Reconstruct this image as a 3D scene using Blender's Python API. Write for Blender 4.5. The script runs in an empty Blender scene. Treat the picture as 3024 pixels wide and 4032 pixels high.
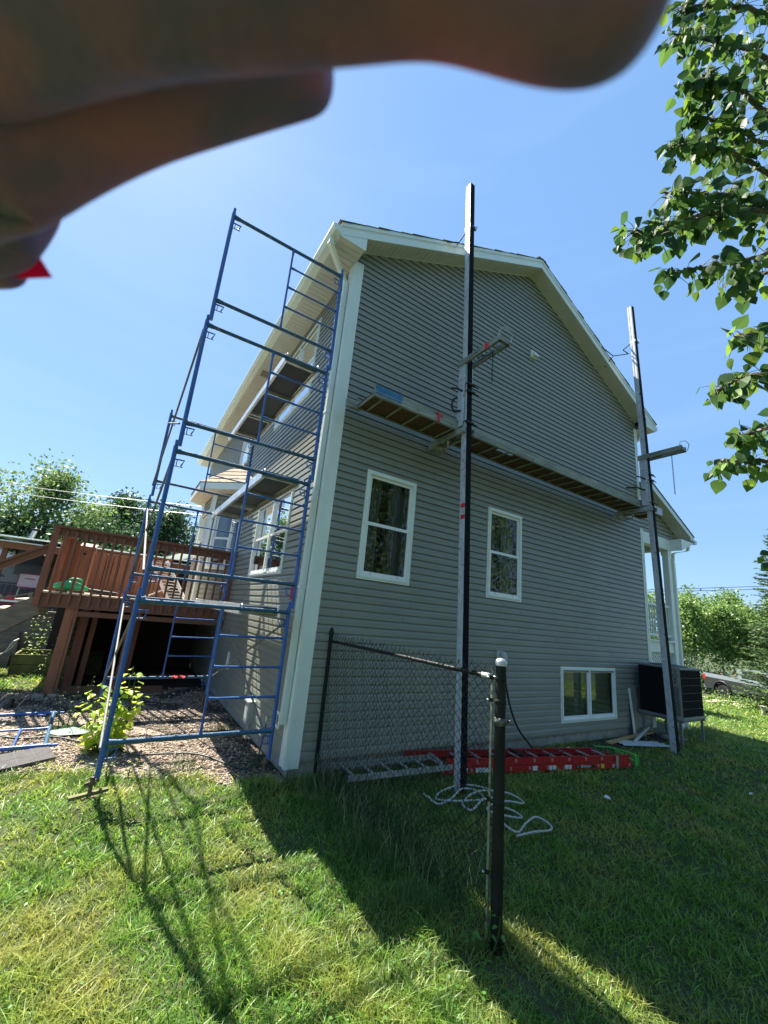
import bpy, bmesh, math, random
import numpy as np
from mathutils import Vector, Matrix
random.seed(7); RNG = np.random.default_rng(11)
S = bpy.context.scene
COL = S.collection
R = math.radians

# ------------------------------------------------------------------ camera
CAM = Vector((-1.9516, -4.7971, 1.7074))
AX_R = Vector((0.8382, -0.5367, 0.0944)); AX_F = Vector((0.5026, 0.8278, 0.2495))
AX_R = (AX_R - AX_F * AX_R.dot(AX_F) / AX_F.length_squared).normalized(); AX_F.normalize()
AX_U = AX_R.cross(AX_F)
cam = bpy.data.objects.new('camera', bpy.data.cameras.new('camera')); COL.objects.link(cam)
cam.matrix_world = Matrix(((AX_R.x, AX_U.x, -AX_F.x, CAM.x), (AX_R.y, AX_U.y, -AX_F.y, CAM.y), (AX_R.z, AX_U.z, -AX_F.z, CAM.z), (0, 0, 0, 1)))
cd = cam.data
cd.sensor_fit = 'HORIZONTAL'; cd.sensor_width = 36.0; cd.lens = 1582.85 / 3024 * 36
cd.clip_start = 0.01; cd.clip_end = 2000
cd.dof.use_dof = True; cd.dof.focus_distance = 8.0; cd.dof.aperture_fstop = 11.5
S.camera = cam
# ------------------------------------------------------------------ light
SUN_DIR = Vector((-0.19, 0.68, 1.0)).normalized()
EL = math.asin(SUN_DIR.z); AZ = math.atan2(SUN_DIR.x, SUN_DIR.y)
SKYMIX = .72; SKYCOL = (1.02, 2.1, 3.95, 1)   # thin even summer haze over the clear-sky gradient
w = bpy.data.worlds.new('World'); S.world = w; w.use_nodes = True
nt = w.node_tree; bg = nt.nodes['Background']
sky = nt.nodes.new('ShaderNodeTexSky'); sky.sky_type = 'NISHITA'; sky.sun_disc = False
sky.sun_elevation = EL; sky.sun_rotation = AZ; sky.altitude = 0; sky.air_density = 1.0; sky.dust_density = 0.35; sky.ozone_density = 1.0
smx = nt.nodes.new('ShaderNodeMix'); smx.data_type = 'RGBA'; smx.inputs[0].default_value = SKYMIX; smx.inputs[7].default_value = SKYCOL
nt.links.new(sky.outputs[0], smx.inputs[6]); tcw = nt.nodes.new('ShaderNodeTexCoord'); mpw = nt.nodes.new('ShaderNodeMapping'); mpw.inputs['Scale'].default_value = (1.2, 1.2, 9); nzw = nt.nodes.new('ShaderNodeTexNoise'); nzw.inputs['Scale'].default_value = 2.2; nzw.inputs['Detail'].default_value = 6
crw = nt.nodes.new('ShaderNodeValToRGB'); crw.color_ramp.elements[0].position = .48; crw.color_ramp.elements[1].position = .85; crw.color_ramp.elements[1].color = (.10, .10, .10, 1)
cmw = nt.nodes.new('ShaderNodeMix'); cmw.data_type = 'RGBA'; cmw.inputs[7].default_value = (3.2, 4.2, 5.4, 1)   # wisps of thin high cloud
nt.links.new(tcw.outputs['Generated'], mpw.inputs[0]); nt.links.new(mpw.outputs[0], nzw.inputs[0]); nt.links.new(nzw.outputs['Fac'], crw.inputs[0]); nt.links.new(crw.outputs[0], cmw.inputs[0]); nt.links.new(smx.outputs[2], cmw.inputs[6]); nt.links.new(cmw.outputs[2], bg.inputs[0]); bg.inputs[1].default_value = 0.071
sl = bpy.data.lights.new('sun', 'SUN'); sl.energy = 5.0; sl.angle = R(0.5); sl.color = (1.0, 0.94, 0.82)
so = bpy.data.objects.new('sun', sl); COL.objects.link(so)
so.rotation_euler = SUN_DIR.to_track_quat('Z', 'Y').to_euler(); so.location = (-5, 10, 20)
S.view_settings.view_transform = 'Standard'; S.view_settings.look = 'None'
S.view_settings.exposure = 1.85; S.view_settings.gamma = 1.0

# ------------------------------------------------------------------ materials
def nodes(m):
    m.use_nodes = True; t = m.node_tree; return t, t.nodes, t.links, t.nodes['Principled BSDF']
MATS = {}
def mat(name, col, rough=0.7, metal=0.0, var=0.12, scale=6.0, bump=0.0, bscale=None, stretch=(1, 1, 1), spec=0.5, col2=None, thr=None, coat=0, chips=None):
    if name in MATS: return MATS[name]
    m = bpy.data.materials.new(name); t, N, L, b = nodes(m); MATS[name] = m
    b.inputs['Roughness'].default_value = rough; b.inputs['Metallic'].default_value = metal
    b.inputs['Specular IOR Level'].default_value = spec
    if coat: b.inputs['Coat Weight'].default_value = coat
    tc = N.new('ShaderNodeTexCoord'); mp = N.new('ShaderNodeMapping'); L.new(tc.outputs['Object'], mp.inputs[0]); mp.inputs['Scale'].default_value = stretch
    nz = N.new('ShaderNodeTexNoise'); nz.inputs['Scale'].default_value = scale; nz.inputs['Detail'].default_value = 6; nz.inputs['Roughness'].default_value = .65
    L.new(mp.outputs[0], nz.inputs[0])
    cr = N.new('ShaderNodeValToRGB'); L.new(nz.outputs['Fac'], cr.inputs[0])
    c1 = [max(0, c * (1 - var)) for c in col]; c2 = [min(1, c * (1 + var)) for c in col]
    if col2: c1, c2 = col, col2
    lo, hi = thr or (0.32, 0.68)
    cr.color_ramp.elements[0].position = lo; cr.color_ramp.elements[1].position = hi
    cr.color_ramp.elements[0].color = (*c1, 1); cr.color_ramp.elements[1].color = (*c2, 1)
    out = cr.outputs[0]
    if chips:
        n3 = N.new('ShaderNodeTexNoise'); n3.inputs['Scale'].default_value = chips[1]; n3.inputs['Detail'].default_value = 8; n3.inputs['Roughness'].default_value = .7
        L.new(tc.outputs['Object'], n3.inputs[0]); r3 = N.new('ShaderNodeValToRGB'); r3.color_ramp.elements[0].position = chips[2]; r3.color_ramp.elements[1].position = chips[3]
        L.new(n3.outputs['Fac'], r3.inputs[0]); m3 = N.new('ShaderNodeMix'); m3.data_type = 'RGBA'; L.new(r3.outputs[0], m3.inputs[0]); L.new(out, m3.inputs[6]); m3.inputs[7].default_value = (*chips[0], 1); out = m3.outputs[2]
    L.new(out, b.inputs['Base Color'])
    if bump:
        n2 = N.new('ShaderNodeTexNoise'); n2.inputs['Scale'].default_value = bscale or scale * 4; n2.inputs['Detail'].default_value = 5
        L.new(mp.outputs[0], n2.inputs[0]); bp = N.new('ShaderNodeBump'); bp.inputs['Strength'].default_value = bump; bp.inputs['Distance'].default_value = .01
        L.new(n2.outputs['Fac'], bp.inputs['Height']); L.new(bp.outputs[0], b.inputs['Normal'])
    return m
def leafmat(name, cols, rough=0.5, trans=0.35, tcol=None, spec=0.4, patch=None):
    m = bpy.data.materials.new(name); t, N, L, b = nodes(m); MATS[name] = m
    g = N.new('ShaderNodeNewGeometry'); cr = N.new('ShaderNodeValToRGB'); L.new(g.outputs['Random Per Island'], cr.inputs[0])
    e = cr.color_ramp.elements; n = len(cols)
    e[0].color = (*cols[0], 1); e[0].position = 0; e[1].color = (*cols[-1], 1); e[1].position = 1
    for i in range(1, n - 1):
        q = e.new(i / (n - 1)); q.color = (*cols[i], 1)
    out = cr.outputs[0]
    if patch:
        tc = N.new('ShaderNodeTexCoord'); nz = N.new('ShaderNodeTexNoise'); nz.inputs['Scale'].default_value = patch[1]; nz.inputs['Detail'].default_value = 3
        L.new(tc.outputs['Object'], nz.inputs[0]); r2 = N.new('ShaderNodeValToRGB'); L.new(nz.outputs['Fac'], r2.inputs[0])
        r2.color_ramp.elements[0].position = .45; r2.color_ramp.elements[1].position = .68
        r2.color_ramp.elements[0].color = (0, 0, 0, 1); r2.color_ramp.elements[1].color = (.75, .75, .75, 1)
        mx = N.new('ShaderNodeMix'); mx.data_type = 'RGBA'; L.new(r2.outputs[0], mx.inputs[0]); L.new(out, mx.inputs[6]); mx.inputs[7].default_value = (*patch[0], 1)
        out = mx.outputs[2]
    L.new(out, b.inputs['Base Color']); b.inputs['Roughness'].default_value = rough; b.inputs['Specular IOR Level'].default_value = spec
    tr = N.new('ShaderNodeBsdfTranslucent'); ms = N.new('ShaderNodeMixShader'); ms.inputs[0].default_value = trans
    hs = N.new('ShaderNodeHueSaturation'); hs.inputs['Value'].default_value = 1.5; hs.inputs['Hue'].default_value = .485; L.new(out, hs.inputs['Color']); L.new(hs.outputs[0], tr.inputs[0])
    L.new(b.outputs[0], ms.inputs[1]); L.new(tr.outputs[0], ms.inputs[2])
    L.new(ms.outputs[0], N['Material Output'].inputs[0])
    return m
def glassmat(name, tint=(1, 1, 1), refl=1.0):
    m = bpy.data.materials.new(name); t, N, L, b = nodes(m); N.remove(b)
    tr = N.new('ShaderNodeBsdfTransparent'); tr.inputs[0].default_value = (*tint, 1)
    gl = N.new('ShaderNodeBsdfGlossy'); gl.inputs['Roughness'].default_value = .01; gl.inputs[0].default_value = (.95, .97, 1, 1)
    fr = N.new('ShaderNodeFresnel'); fr.inputs[0].default_value = 1.5
    ml = N.new('ShaderNodeMath'); ml.operation = 'MULTIPLY'; ml.use_clamp = True; ml.inputs[1].default_value = refl; L.new(fr.outputs[0], ml.inputs[0])
    ms = N.new('ShaderNodeMixShader'); L.new(ml.outputs[0], ms.inputs[0]); L.new(tr.outputs[0], ms.inputs[1]); L.new(gl.outputs[0], ms.inputs[2])
    L.new(ms.outputs[0], N['Material Output'].inputs[0]); MATS[name] = m; return m

SIDING = mat('vinyl_siding', (.222, .228, .188), .42, var=.09, scale=1.3, bump=.25, bscale=2.2, stretch=(1, 1, 3), chips=((.14, .135, .10), 9, .64, .80))
WHITE = mat('white_trim', (.72, .77, .71), .4, var=.04, scale=3, bump=.02)
VINYL = mat('white_vinyl', (.78, .8, .78), .3, var=.02)
SOFF = mat('soffit', (.56, .55, .50), .6, var=.06, scale=4)
CONC = mat('concrete', (.30, .28, .25), .9, var=.3, scale=5, bump=.6)
SHING = mat('shingles', (.12, .105, .09), .95, var=.5, scale=14, bump=.8, bscale=60)
BAYSH = mat('brown_shingles', (.33, .26, .19), .95, var=.4, scale=10, bump=.8, bscale=60)
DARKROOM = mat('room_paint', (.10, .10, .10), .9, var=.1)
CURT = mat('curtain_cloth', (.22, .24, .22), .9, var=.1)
BLIND = mat('blind_slats', (.60, .66, .56), .7, var=.05)
GLASS = glassmat('window_glass', (.75, .8, .78), 1.3)
SCREEN = glassmat('screen_glass', (.55, .58, .58), .8)
BLUE = mat('blue_paint', (.022, .10, .34), .38, var=.25, scale=9, bump=.25, bscale=60, coat=.15, col2=(.015, .065, .22), thr=(.45, .75), chips=((.20, .17, .15), 32, .60, .64))
BLUEG = mat('blue_green_paint', (.012, .075, .16), .4, var=.25, scale=9, bump=.25, bscale=60, coat=.15, chips=((.16, .13, .11), 28, .58, .63))
STEEL = mat('galvanised', (.50, .51, .50), .42, .85, var=.2, scale=20, bump=.1)
ALU = mat('aluminium', (.62, .64, .63), .38, .75, var=.15, scale=8, bump=.08, stretch=(1, 1, .3))
POLEM = mat('pole_aluminium', (.55, .58, .60), .42, .3, var=.2, scale=9, bump=.1, stretch=(1, 1, .4), chips=((.16, .16, .15), 14, .55, .68))
ALUD = mat('dull_aluminium', (.42, .44, .42), .5, .6, var=.3, scale=10, bump=.1)
ALUW = mat('weathered_aluminium', (.25, .26, .21), .6, .25, var=.4, scale=5, bump=.1, stretch=(.3, 1, 2))
RUBBER = mat('black_rubber', (.006, .007, .009), .8, spec=.12, var=.3, scale=30, bump=.2)
BLACKP = mat('black_vinyl_coat', (.007, .009, .009), .45, spec=.25, var=.3, scale=12, bump=.05)
FADED = mat('faded_black_coat', (.010, .011, .010), .6, spec=.2, var=.6, scale=16, bump=.2, stretch=(1, 1, .2))
PLY = mat('grey_plywood', (.045, .05, .06), .8, var=.15, scale=3, bump=.1, stretch=(4, .4, 1))
OSB = mat('osb_board', (.05, .03, .017), .9, scale=22, bump=.4, col2=(.15, .08, .04), thr=(.38, .62), stretch=(1, 1.8, 1))
REDS = mat('stained_wood', (.24, .085, .045), .75, var=.3, scale=3, bump=.3, bscale=40, stretch=(8, 8, .8), col2=(.13, .06, .038), thr=(.3, .75))
REDH = mat('stained_wood_flat', (.19, .075, .042), .8, var=.3, scale=3, bump=.3, bscale=40, stretch=(.8, 8, 8), col2=(.12, .07, .045), thr=(.35, .7))
ORW = mat('orange_wood', (.25, .10, .05), .7, var=.2, scale=3, bump=.2, stretch=(8, 8, .8))
GREYW = mat('weathered_wood', (.16, .145, .11), .9, var=.35, scale=3, bump=.4, bscale=30, stretch=(1, 8, 8))
FLOORW = mat('deck_floor_wood', (.42, .33, .23), .85, var=.3, scale=4, bump=.3, stretch=(1, 8, 1))
GREENW = mat('mossy_wood', (.13, .13, .05), .9, var=.35, scale=5, bump=.4)
PINE = mat('pine_lumber', (.45, .30, .14), .75, var=.2, scale=4, bump=.2, stretch=(1, 8, 8))
REDF = mat('red_fibreglass', (.38, .012, .012), .4, var=.12, scale=10)
REDT = mat('red_tape', (.55, .02, .03), .5, var=.2)
BLUET = mat('blue_spray', (.008, .12, .30), .6, scale=14, col2=(.08, .20, .30), thr=(.4, .75))
GREENT = mat('green_strap', (.06, .50, .06), .5, var=.2)
ROPE = mat('white_rope', (.42, .42, .38), .9, var=.2, scale=60, bump=.6, bscale=120)
HOSE = mat('dark_hose', (.02, .04, .03), .5, var=.3)
HPB = mat('heat_pump_black', (.010, .011, .014), .5, var=.2, scale=30)
HPG = mat('heat_pump_grey', (.20, .215, .22), .5, .3, var=.12)
GREYP = mat('grey_plastic', (.42, .44, .42), .5, var=.08)
STICK = mat('white_sticker', (.6, .62, .6), .6, scale=90, col2=(.25, .27, .27), thr=(.55, .7))
YEL = mat('yellow_sticker', (.65, .45, .03), .6, scale=70, col2=(.2, .15, .03), thr=(.55, .7))
BLACKL = mat('black_label', (.01, .01, .01), .5)
LETTER = mat('label_lettering', (.8, .8, .8), .6)
BARK = mat('bark', (.11, .095, .08), .95, var=.4, scale=12, bump=.8, stretch=(1, 1, .3))
BIRCH = mat('pale_bark', (.45, .43, .38), .9, var=.3, scale=9, bump=.3)
DRIFT = mat('pale_stripped_wood', (.58, .50, .42), .85, var=.15, scale=5, bump=.2)
WIRE = mat('cable_black', (.02, .02, .02), .5)
SILV = mat('bright_cable', (.45, .45, .45), .45, .3)
SLAB = mat('rubber_tile', (.055, .05, .052), .9, var=.25, scale=15, bump=.4)
MATG = mat('green_mat', (.13, .22, .17), .7, var=.2, scale=6)
GREENP = mat('green_plastic', (.03, .38, .16), .4, var=.1)
REDC = mat('red_cloth', (.55, .02, .03), .8, var=.2)
DARKM = mat('black_metal', (.015, .015, .016), .5, .3)
PURP = mat('purple_strap', (.22, .14, .26), .7)
SLAT = mat('pale_slat', (.62, .64, .66), .6)
TRUCKD = mat('truck_grey', (.055, .058, .065), .25, .6, var=.05, coat=.6)
TRUCKC = mat('truck_silver', (.42, .47, .52), .25, .6, var=.05, coat=.6)
TAIL = mat('tail_lamp', (.5, .01, .01), .2)
TYRE = mat('tyre', (.015, .015, .015), .8)
NHOUSE = mat('neighbour_siding', (.42, .43, .38), .6, var=.05, bump=.3, bscale=3, stretch=(1, 1, 30))
FENCEG = mat('grey_fence_wood', (.085, .085, .095), .9, var=.3, scale=4, bump=.4, stretch=(8, 8, .7))
CORR = mat('dark_corrugated', (.03, .032, .036), .5, .3, var=.2)

# ------------------------------------------------------------------ mesh builder
class MB:
    def __init__(s, M=None): s.v = []; s.f = []; s.m = []; s.M = M; s.sm = []
    def add(s, vs, fs, smooth=False, mi=0):
        o = len(s.v)
        for p in vs:
            p = Vector(p)
            s.v.append(s.M @ p if s.M else p)
        for f in fs: s.f.append([i + o for i in f]); s.sm.append(smooth); s.m.append(mi)
    def box(s, x0, x1, y0, y1, z0, z1, mi=0):
        s.add([(x0, y0, z0), (x1, y0, z0), (x1, y1, z0), (x0, y1, z0), (x0, y0, z1), (x1, y0, z1), (x1, y1, z1), (x0, y1, z1)],
              [(0, 3, 2, 1), (4, 5, 6, 7), (0, 1, 5, 4), (1, 2, 6, 5), (2, 3, 7, 6), (3, 0, 4, 7)], mi=mi)
    def quad(s, *p, mi=0): s.add(p, [tuple(range(len(p)))], mi=mi)
    def prism(s, poly, d, mi=0):
        n = len(poly); d = Vector(d); P = [Vector(p) for p in poly]
        s.add(P + [p + d for p in P], [tuple(range(n))[::-1], tuple(range(n, 2 * n))] + [(i, (i + 1) % n, (i + 1) % n + n, i + n) for i in range(n)], mi=mi)
    def beam(s, a, b, w, h, up=(0, 0, 1), mi=0):
        a = Vector(a); b = Vector(b); t = (b - a).normalized(); u = Vector(up); sd = t.cross(u)
        if sd.length < 1e-4: sd = t.cross(Vector((1, 0, 0)))
        sd.normalize(); u = sd.cross(t).normalized(); w /= 2; h /= 2
        c = [a - sd * w - u * h, a + sd * w - u * h, a + sd * w + u * h, a - sd * w + u * h]
        s.prism(c, b - a, mi)
    def tube(s, pts, r, n=8, cap=True, mi=0, smooth=True, close=False):
        P = [Vector(p) for p in pts]; k = len(P)
        rs = r if isinstance(r, (list, tuple)) else [r] * k
        vs = []; up = None
        for i in range(k):
            if close: t = P[(i + 1) % k] - P[i - 1]
            else: t = (P[min(i + 1, k - 1)] - P[max(i - 1, 0)])
            t = t.normalized() if t.length > 1e-9 else Vector((0, 0, 1))
            if up is None: up = t.orthogonal().normalized()
            else:
                up = up - t * up.dot(t)
                up = up.normalized() if up.length > 1e-6 else t.orthogonal().normalized()
            b = t.cross(up)
            for j in range(n):
                a = 2 * math.pi * j / n; vs.append(P[i] + (up * math.cos(a) + b * math.sin(a)) * rs[i])
        fs = []
        for i in range(k if close else k - 1):
            for j in range(n):
                a = i * n + j; b2 = i * n + (j + 1) % n; i2 = (i + 1) % k
                fs.append((a, b2, i2 * n + (j + 1) % n, i2 * n + j))
        s.add(vs, fs, smooth, mi)
        if cap and not close:
            s.add(vs[:n], [tuple(range(n))[::-1]], mi=mi); s.add(vs[-n:], [tuple(range(n))], mi=mi)
    def lathe(s, prof, c, n=16, mi=0):
        c = Vector(c); vs = []; k = len(prof)
        for r, z in prof:
            for j in range(n):
                a = 2 * math.pi * j / n; vs.append(c + Vector((r * math.cos(a), r * math.sin(a), z)))
        s.add(vs, [(i * n + j, i * n + (j + 1) % n, (i + 1) * n + (j + 1) % n, (i + 1) * n + j) for i in range(k - 1) for j in range(n)], True, mi)
    def build(s, name, m, parent=None, origin=None):
        me = bpy.data.meshes.new(name); o = bpy.data.objects.new(name, me)
        org = Vector(origin) if origin is not None else Vector((0, 0, 0))
        if parent is not None and origin is None: org = wloc(parent)
        me.from_pydata([tuple(p - org) for p in s.v], [], s.f)
        for x in (m if isinstance(m, (list, tuple)) else [m]): me.materials.append(x)
        me.polygons.foreach_set('material_index', s.m); me.polygons.foreach_set('use_smooth', s.sm); me.update()
        COL.objects.link(o)
        if parent is not None: o.parent = parent; o.location = org - wloc(parent)
        else: o.location = org
        return o
def wloc(o):
    v = Vector(o.location)
    while o.parent is not None: o = o.parent; v += o.location
    return v
def tag(o, label=None, cat=None, group=None, kind=None):
    if label: o['label'] = label
    if cat: o['category'] = cat
    if group: o['group'] = group
    if kind: o['kind'] = kind
    return o
def thing(name, label, cat, loc=(0, 0, 0), group=None):
    o = bpy.data.objects.new(name, None); o.empty_display_size = .1; COL.objects.link(o); o.location = loc
    return tag(o, label, cat, group)
def copy_tree(o, parent=None):
    c = o.copy(); COL.objects.link(c)
    if parent is not None: c.parent = parent
    for ch in list(o.children): copy_tree(ch, c)
    return c
def npmesh(name, V, F, m, parent=None, smooth=False):
    me = bpy.data.meshes.new(name); nv = len(V); k = F.shape[1]; nf = len(F)
    me.vertices.add(nv); me.vertices.foreach_set('co', V.astype(np.float32).ravel())
    me.loops.add(nf * k); me.loops.foreach_set('vertex_index', F.astype(np.int32).ravel())
    me.polygons.add(nf); me.polygons.foreach_set('loop_start', np.arange(0, nf * k, k, dtype=np.int32))
    if smooth: me.polygons.foreach_set('use_smooth', np.ones(nf, bool))
    me.update(calc_edges=True); me.validate()
    me.materials.append(m); o = bpy.data.objects.new(name, me); COL.objects.link(o)
    if parent is not None: o.parent = parent; o.location = -wloc(parent)
    return o
def catmull(P, n=6, close=False):
    P = [Vector(p) for p in P]; k = len(P); out = []
    for i in range(k if close else k - 1):
        p0 = P[i - 1] if (i > 0 or close) else P[0]; p1 = P[i]; p2 = P[(i + 1) % k]; p3 = P[(i + 2) % k] if (close or i + 2 < k) else P[-1]
        for j in range(n):
            t = j / n; out.append(.5 * ((2 * p1) + (p2 - p0) * t + (2 * p0 - 5 * p1 + 4 * p2 - p3) * t * t + (-p0 + 3 * p1 - 3 * p2 + p3) * t ** 3))
    if not close: out.append(P[-1])
    return out
def text_mesh(name, body, size, M, m, parent, extrude=.001, align='CENTER', sx=1.0):
    cu = bpy.data.curves.new('t', 'FONT'); cu.body = body; cu.size = size; cu.extrude = extrude; cu.align_x = align; cu.align_y = 'CENTER'; cu.resolution_u = 3
    t = bpy.data.objects.new('t', cu); COL.objects.link(t); bpy.context.view_layer.update()
    me = bpy.data.meshes.new_from_object(t.evaluated_get(bpy.context.evaluated_depsgraph_get())); bpy.data.objects.remove(t)
    if not len(me.vertices): return None
    org = wloc(parent)
    for v in me.vertices: p = M @ Vector((v.co.x * sx, v.co.y, v.co.z)); v.co = p - org
    me.materials.clear(); me.materials.append(m); me.name = name
    o = bpy.data.objects.new(name, me); COL.objects.link(o); o.parent = parent; return o
def frameM(o, s, t, u=(0, 0, 1)):
    s = Vector(s).normalized(); t = Vector(t).normalized(); u = Vector(u)
    return Matrix(((s.x, t.x, u.x, o[0]), (s.y, t.y, u.y, o[1]), (s.z, t.z, u.z, o[2]), (0, 0, 0, 1)))

# ------------------------------------------------------------------ ground
G0 = -0.16
def bump(x, y): return .12 * np.exp(-(((x + 1.83) / .34) ** 2 + ((y + .26) / .27) ** 2)) + .10 * np.exp(-(((x + .33) / .20) ** 2 + ((y + .22) / .18) ** 2))
def gz(x, y):
    z = G0 + float(bump(x, y))
    if x > 8.5: z -= .05 * (x - 8.5) * min(1, (x - 8.5) / 3)
    if x > 60: z = gz(60, y)
    return z
def gzv(x, y):
    xx = np.minimum(x, 60); return G0 + bump(x, y) - np.where(xx > 8.5, .05 * (xx - 8.5) * np.minimum(1, (xx - 8.5) / 3), 0)
def gravel_edge(x):
    return np.interp(x, [-9, -3.3, -2.57, -2.25, -1.5, -.8, -.49, -.3, 0], [1.3, 1.1, .85, .95, .52, .3, -.07, -.16, -.18])
LAWN = mat('lawn_soil', (.025, .05, .010), 1, var=.4, scale=5, bump=1.0, bscale=90, col2=(.06, .058, .022), thr=(.35, .7))
xs = np.concatenate([[-600, -200, -80, -40, -20], np.arange(-12, -3, 1.0), np.arange(-3, 1.01, .1), np.arange(2, 9, 1.0), np.arange(9, 62, 2.0), [80, 120, 200, 500, 900]])
ys = np.concatenate([[-500, -150, -50, -20], np.arange(-12, -1, 1.0), np.arange(-1, 1.01, .1), np.arange(2, 30, 2.0), [40, 60, 100, 200, 500, 1200]])
X, Y = np.meshgrid(xs, ys); V = np.stack([X, Y, gzv(X, Y)], -1).reshape(-1, 3)
nx, ny = len(xs), len(ys); I = np.arange(nx * ny).reshape(ny, nx)
F = np.stack([I[:-1, :-1], I[:-1, 1:], I[1:, 1:], I[1:, :-1]], -1).reshape(-1, 4)
tag(npmesh('lawn', V, F, LAWN), kind='structure')
GRAVM = mat('gravel_soil', (.13, .10, .075), 1, var=.5, scale=30, bump=1.0, bscale=120, col2=(.33, .27, .22), thr=(.3, .7))
m = MB(); ex = np.linspace(-9, 0, 40)
top = [(x, gravel_edge(x), G0 + .006) for x in ex]
for i in range(39):
    a, b = top[i], top[i + 1]; yq = 5.0 if a[0] > -2.9 else 4.75; m.quad(a, b, (b[0], yq, b[2]), (a[0], yq, a[2]))
tag(m.build('gravel_bed', GRAVM), kind='structure')
SOILM = mat('dark_soil', (.035, .028, .022), 1, var=.5, scale=25, bump=1.0, bscale=100)
m = MB(); pts = [(-.62, .02), (-.3, -.1), (0, -.12), (0, 12), (-2.5, 12), (-2.6, 4.3), (-3.6, 4.4), (-3.6, 3.9), (-2.0, 3.0), (-1.2, 2.2), (-.75, 1.5), (-.5, .9)]
m.quad(*[(x, y, G0 + .011) for x, y in pts]); tag(m.build('soil', SOILM), kind='structure')
m = MB(); m.quad(*[(5.3, -.02, G0 + .008), (5.2, -.35, G0 + .008), (6.2, -.62, G0 + .008), (8.3, -.6, G0 + .008), (8.6, -.02, G0 + .008)])
tag(m.build('soil_strip', SOILM), kind='structure')

# pebbles (stuff)
def pebbles():
    n = 36000; x = RNG.uniform(-3.6, -.0, n * 3); y = -.1 + 5.2 * RNG.random(n * 3) ** 1.6
    keep = (y > gravel_edge(x) + RNG.normal(0, .05, n * 3)) & (RNG.random(n * 3) < np.where((x > -.55) & (y < 1.2), .35, 1))
    nn_ = np.sin(x * 4.1 + 1.5 * np.sin(y * 3.3)) * np.sin(y * 3.7 + 1.2 * np.sin(x * 5.2)); keep &= RNG.random(n * 3) > np.clip((nn_ - .15) * 2.2, 0, .85)
    x, y = x[keep][:n], y[keep][:n]; n = len(x)
    base = np.array([(1, 0, 0), (-1, 0, 0), (0, 1, 0), (0, -1, 0), (0, 0, 1), (0, 0, -1)], float)
    ft = np.array([(0, 2, 4), (2, 1, 4), (1, 3, 4), (3, 0, 4), (2, 0, 5), (1, 2, 5), (3, 1, 5), (0, 3, 5)])
    r = RNG.lognormal(math.log(.0085), .45, n).clip(.004, .035); a = RNG.uniform(0, 6.28, n)
    sc = np.stack([r * RNG.uniform(.8, 1.6, n), r, r * RNG.uniform(.45, .8, n)], -1)
    P = base[None] * sc[:, None]; c, s_ = np.cos(a)[:, None], np.sin(a)[:, None]
    Q = np.stack([P[..., 0] * c - P[..., 1] * s_, P[..., 0] * s_ + P[..., 1] * c, P[..., 2]], -1)
    Q += RNG.normal(0, .12, Q.shape) * r[:, None, None]
    Q += np.stack([x, y, G0 + .008 + sc[:, 2] * .5], -1)[:, None]
    F = (ft[None] + (np.arange(n) * 6)[:, None, None]).reshape(-1, 3)
    m = leafmat('pebble_stone', [(.13, .095, .075), (.40, .30, .22), (.24, .20, .17), (.50, .41, .32), (.17, .12, .09), (.30, .23, .17)], .85, 0.0)
    tag(npmesh('pebbles', Q.reshape(-1, 3), F, m, smooth=True), kind='stuff')
pebbles()

# grass (stuff)
def blades(name, x, y, h, wd, m, lean=.6, bend=.6, kind='stuff', label=None, z=None, dirv=None):
    n = len(x); a = RNG.uniform(0, 6.283, n) if dirv is None else dirv; lx = RNG.normal(0, lean, n) * h; ly = RNG.normal(0, lean, n) * h
    z = gzv(x, y) if z is None else z
    T = np.array([0, .35, .7, 1.0]); Wt = np.array([1, .85, .5, 0.04])
    V = np.zeros((n, 8, 3)); px, py = np.cos(a) * wd * .5, np.sin(a) * wd * .5
    for i in range(4):
        cx = x + lx * T[i] ** (1 + bend); cy = y + ly * T[i] ** (1 + bend); cz = z + h * (T[i] - .22 * T[i] ** 2)
        V[:, 2 * i] = np.stack([cx - px * Wt[i], cy - py * Wt[i], cz], -1); V[:, 2 * i + 1] = np.stack([cx + px * Wt[i], cy + py * Wt[i], cz], -1)
    f = np.array([(0, 1, 3, 2), (2, 3, 5, 4), (4, 5, 7, 6)])
    F = (f[None] + (np.arange(n) * 8)[:, None, None]).reshape(-1, 4)
    o = npmesh(name, V.reshape(-1, 3), F, m)
    return tag(o, label, kind=kind)
GRASSM = leafmat('grass_blades', [(.028, .11, .010), (.075, .21, .018), (.12, .27, .025), (.21, .36, .045), (.05, .17, .015), (.32, .38, .10)], .45, .42, patch=((.34, .33, .08), 1.5), spec=.5)
def in_house(x, y): return ((x > -.02) & (x < 8.3) & (y > -.03) & (y < 12.4)) | ((x > 8.2) & (x < 9.8) & (y > 0))
def sample_polar(N, r0, r1, a0, a1):
    r = r0 * (r1 / r0) ** RNG.random(N); a = RNG.uniform(R(a0), R(a1), N)
    return CAM.x + r * np.sin(a), CAM.y + r * np.cos(a), r
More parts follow.
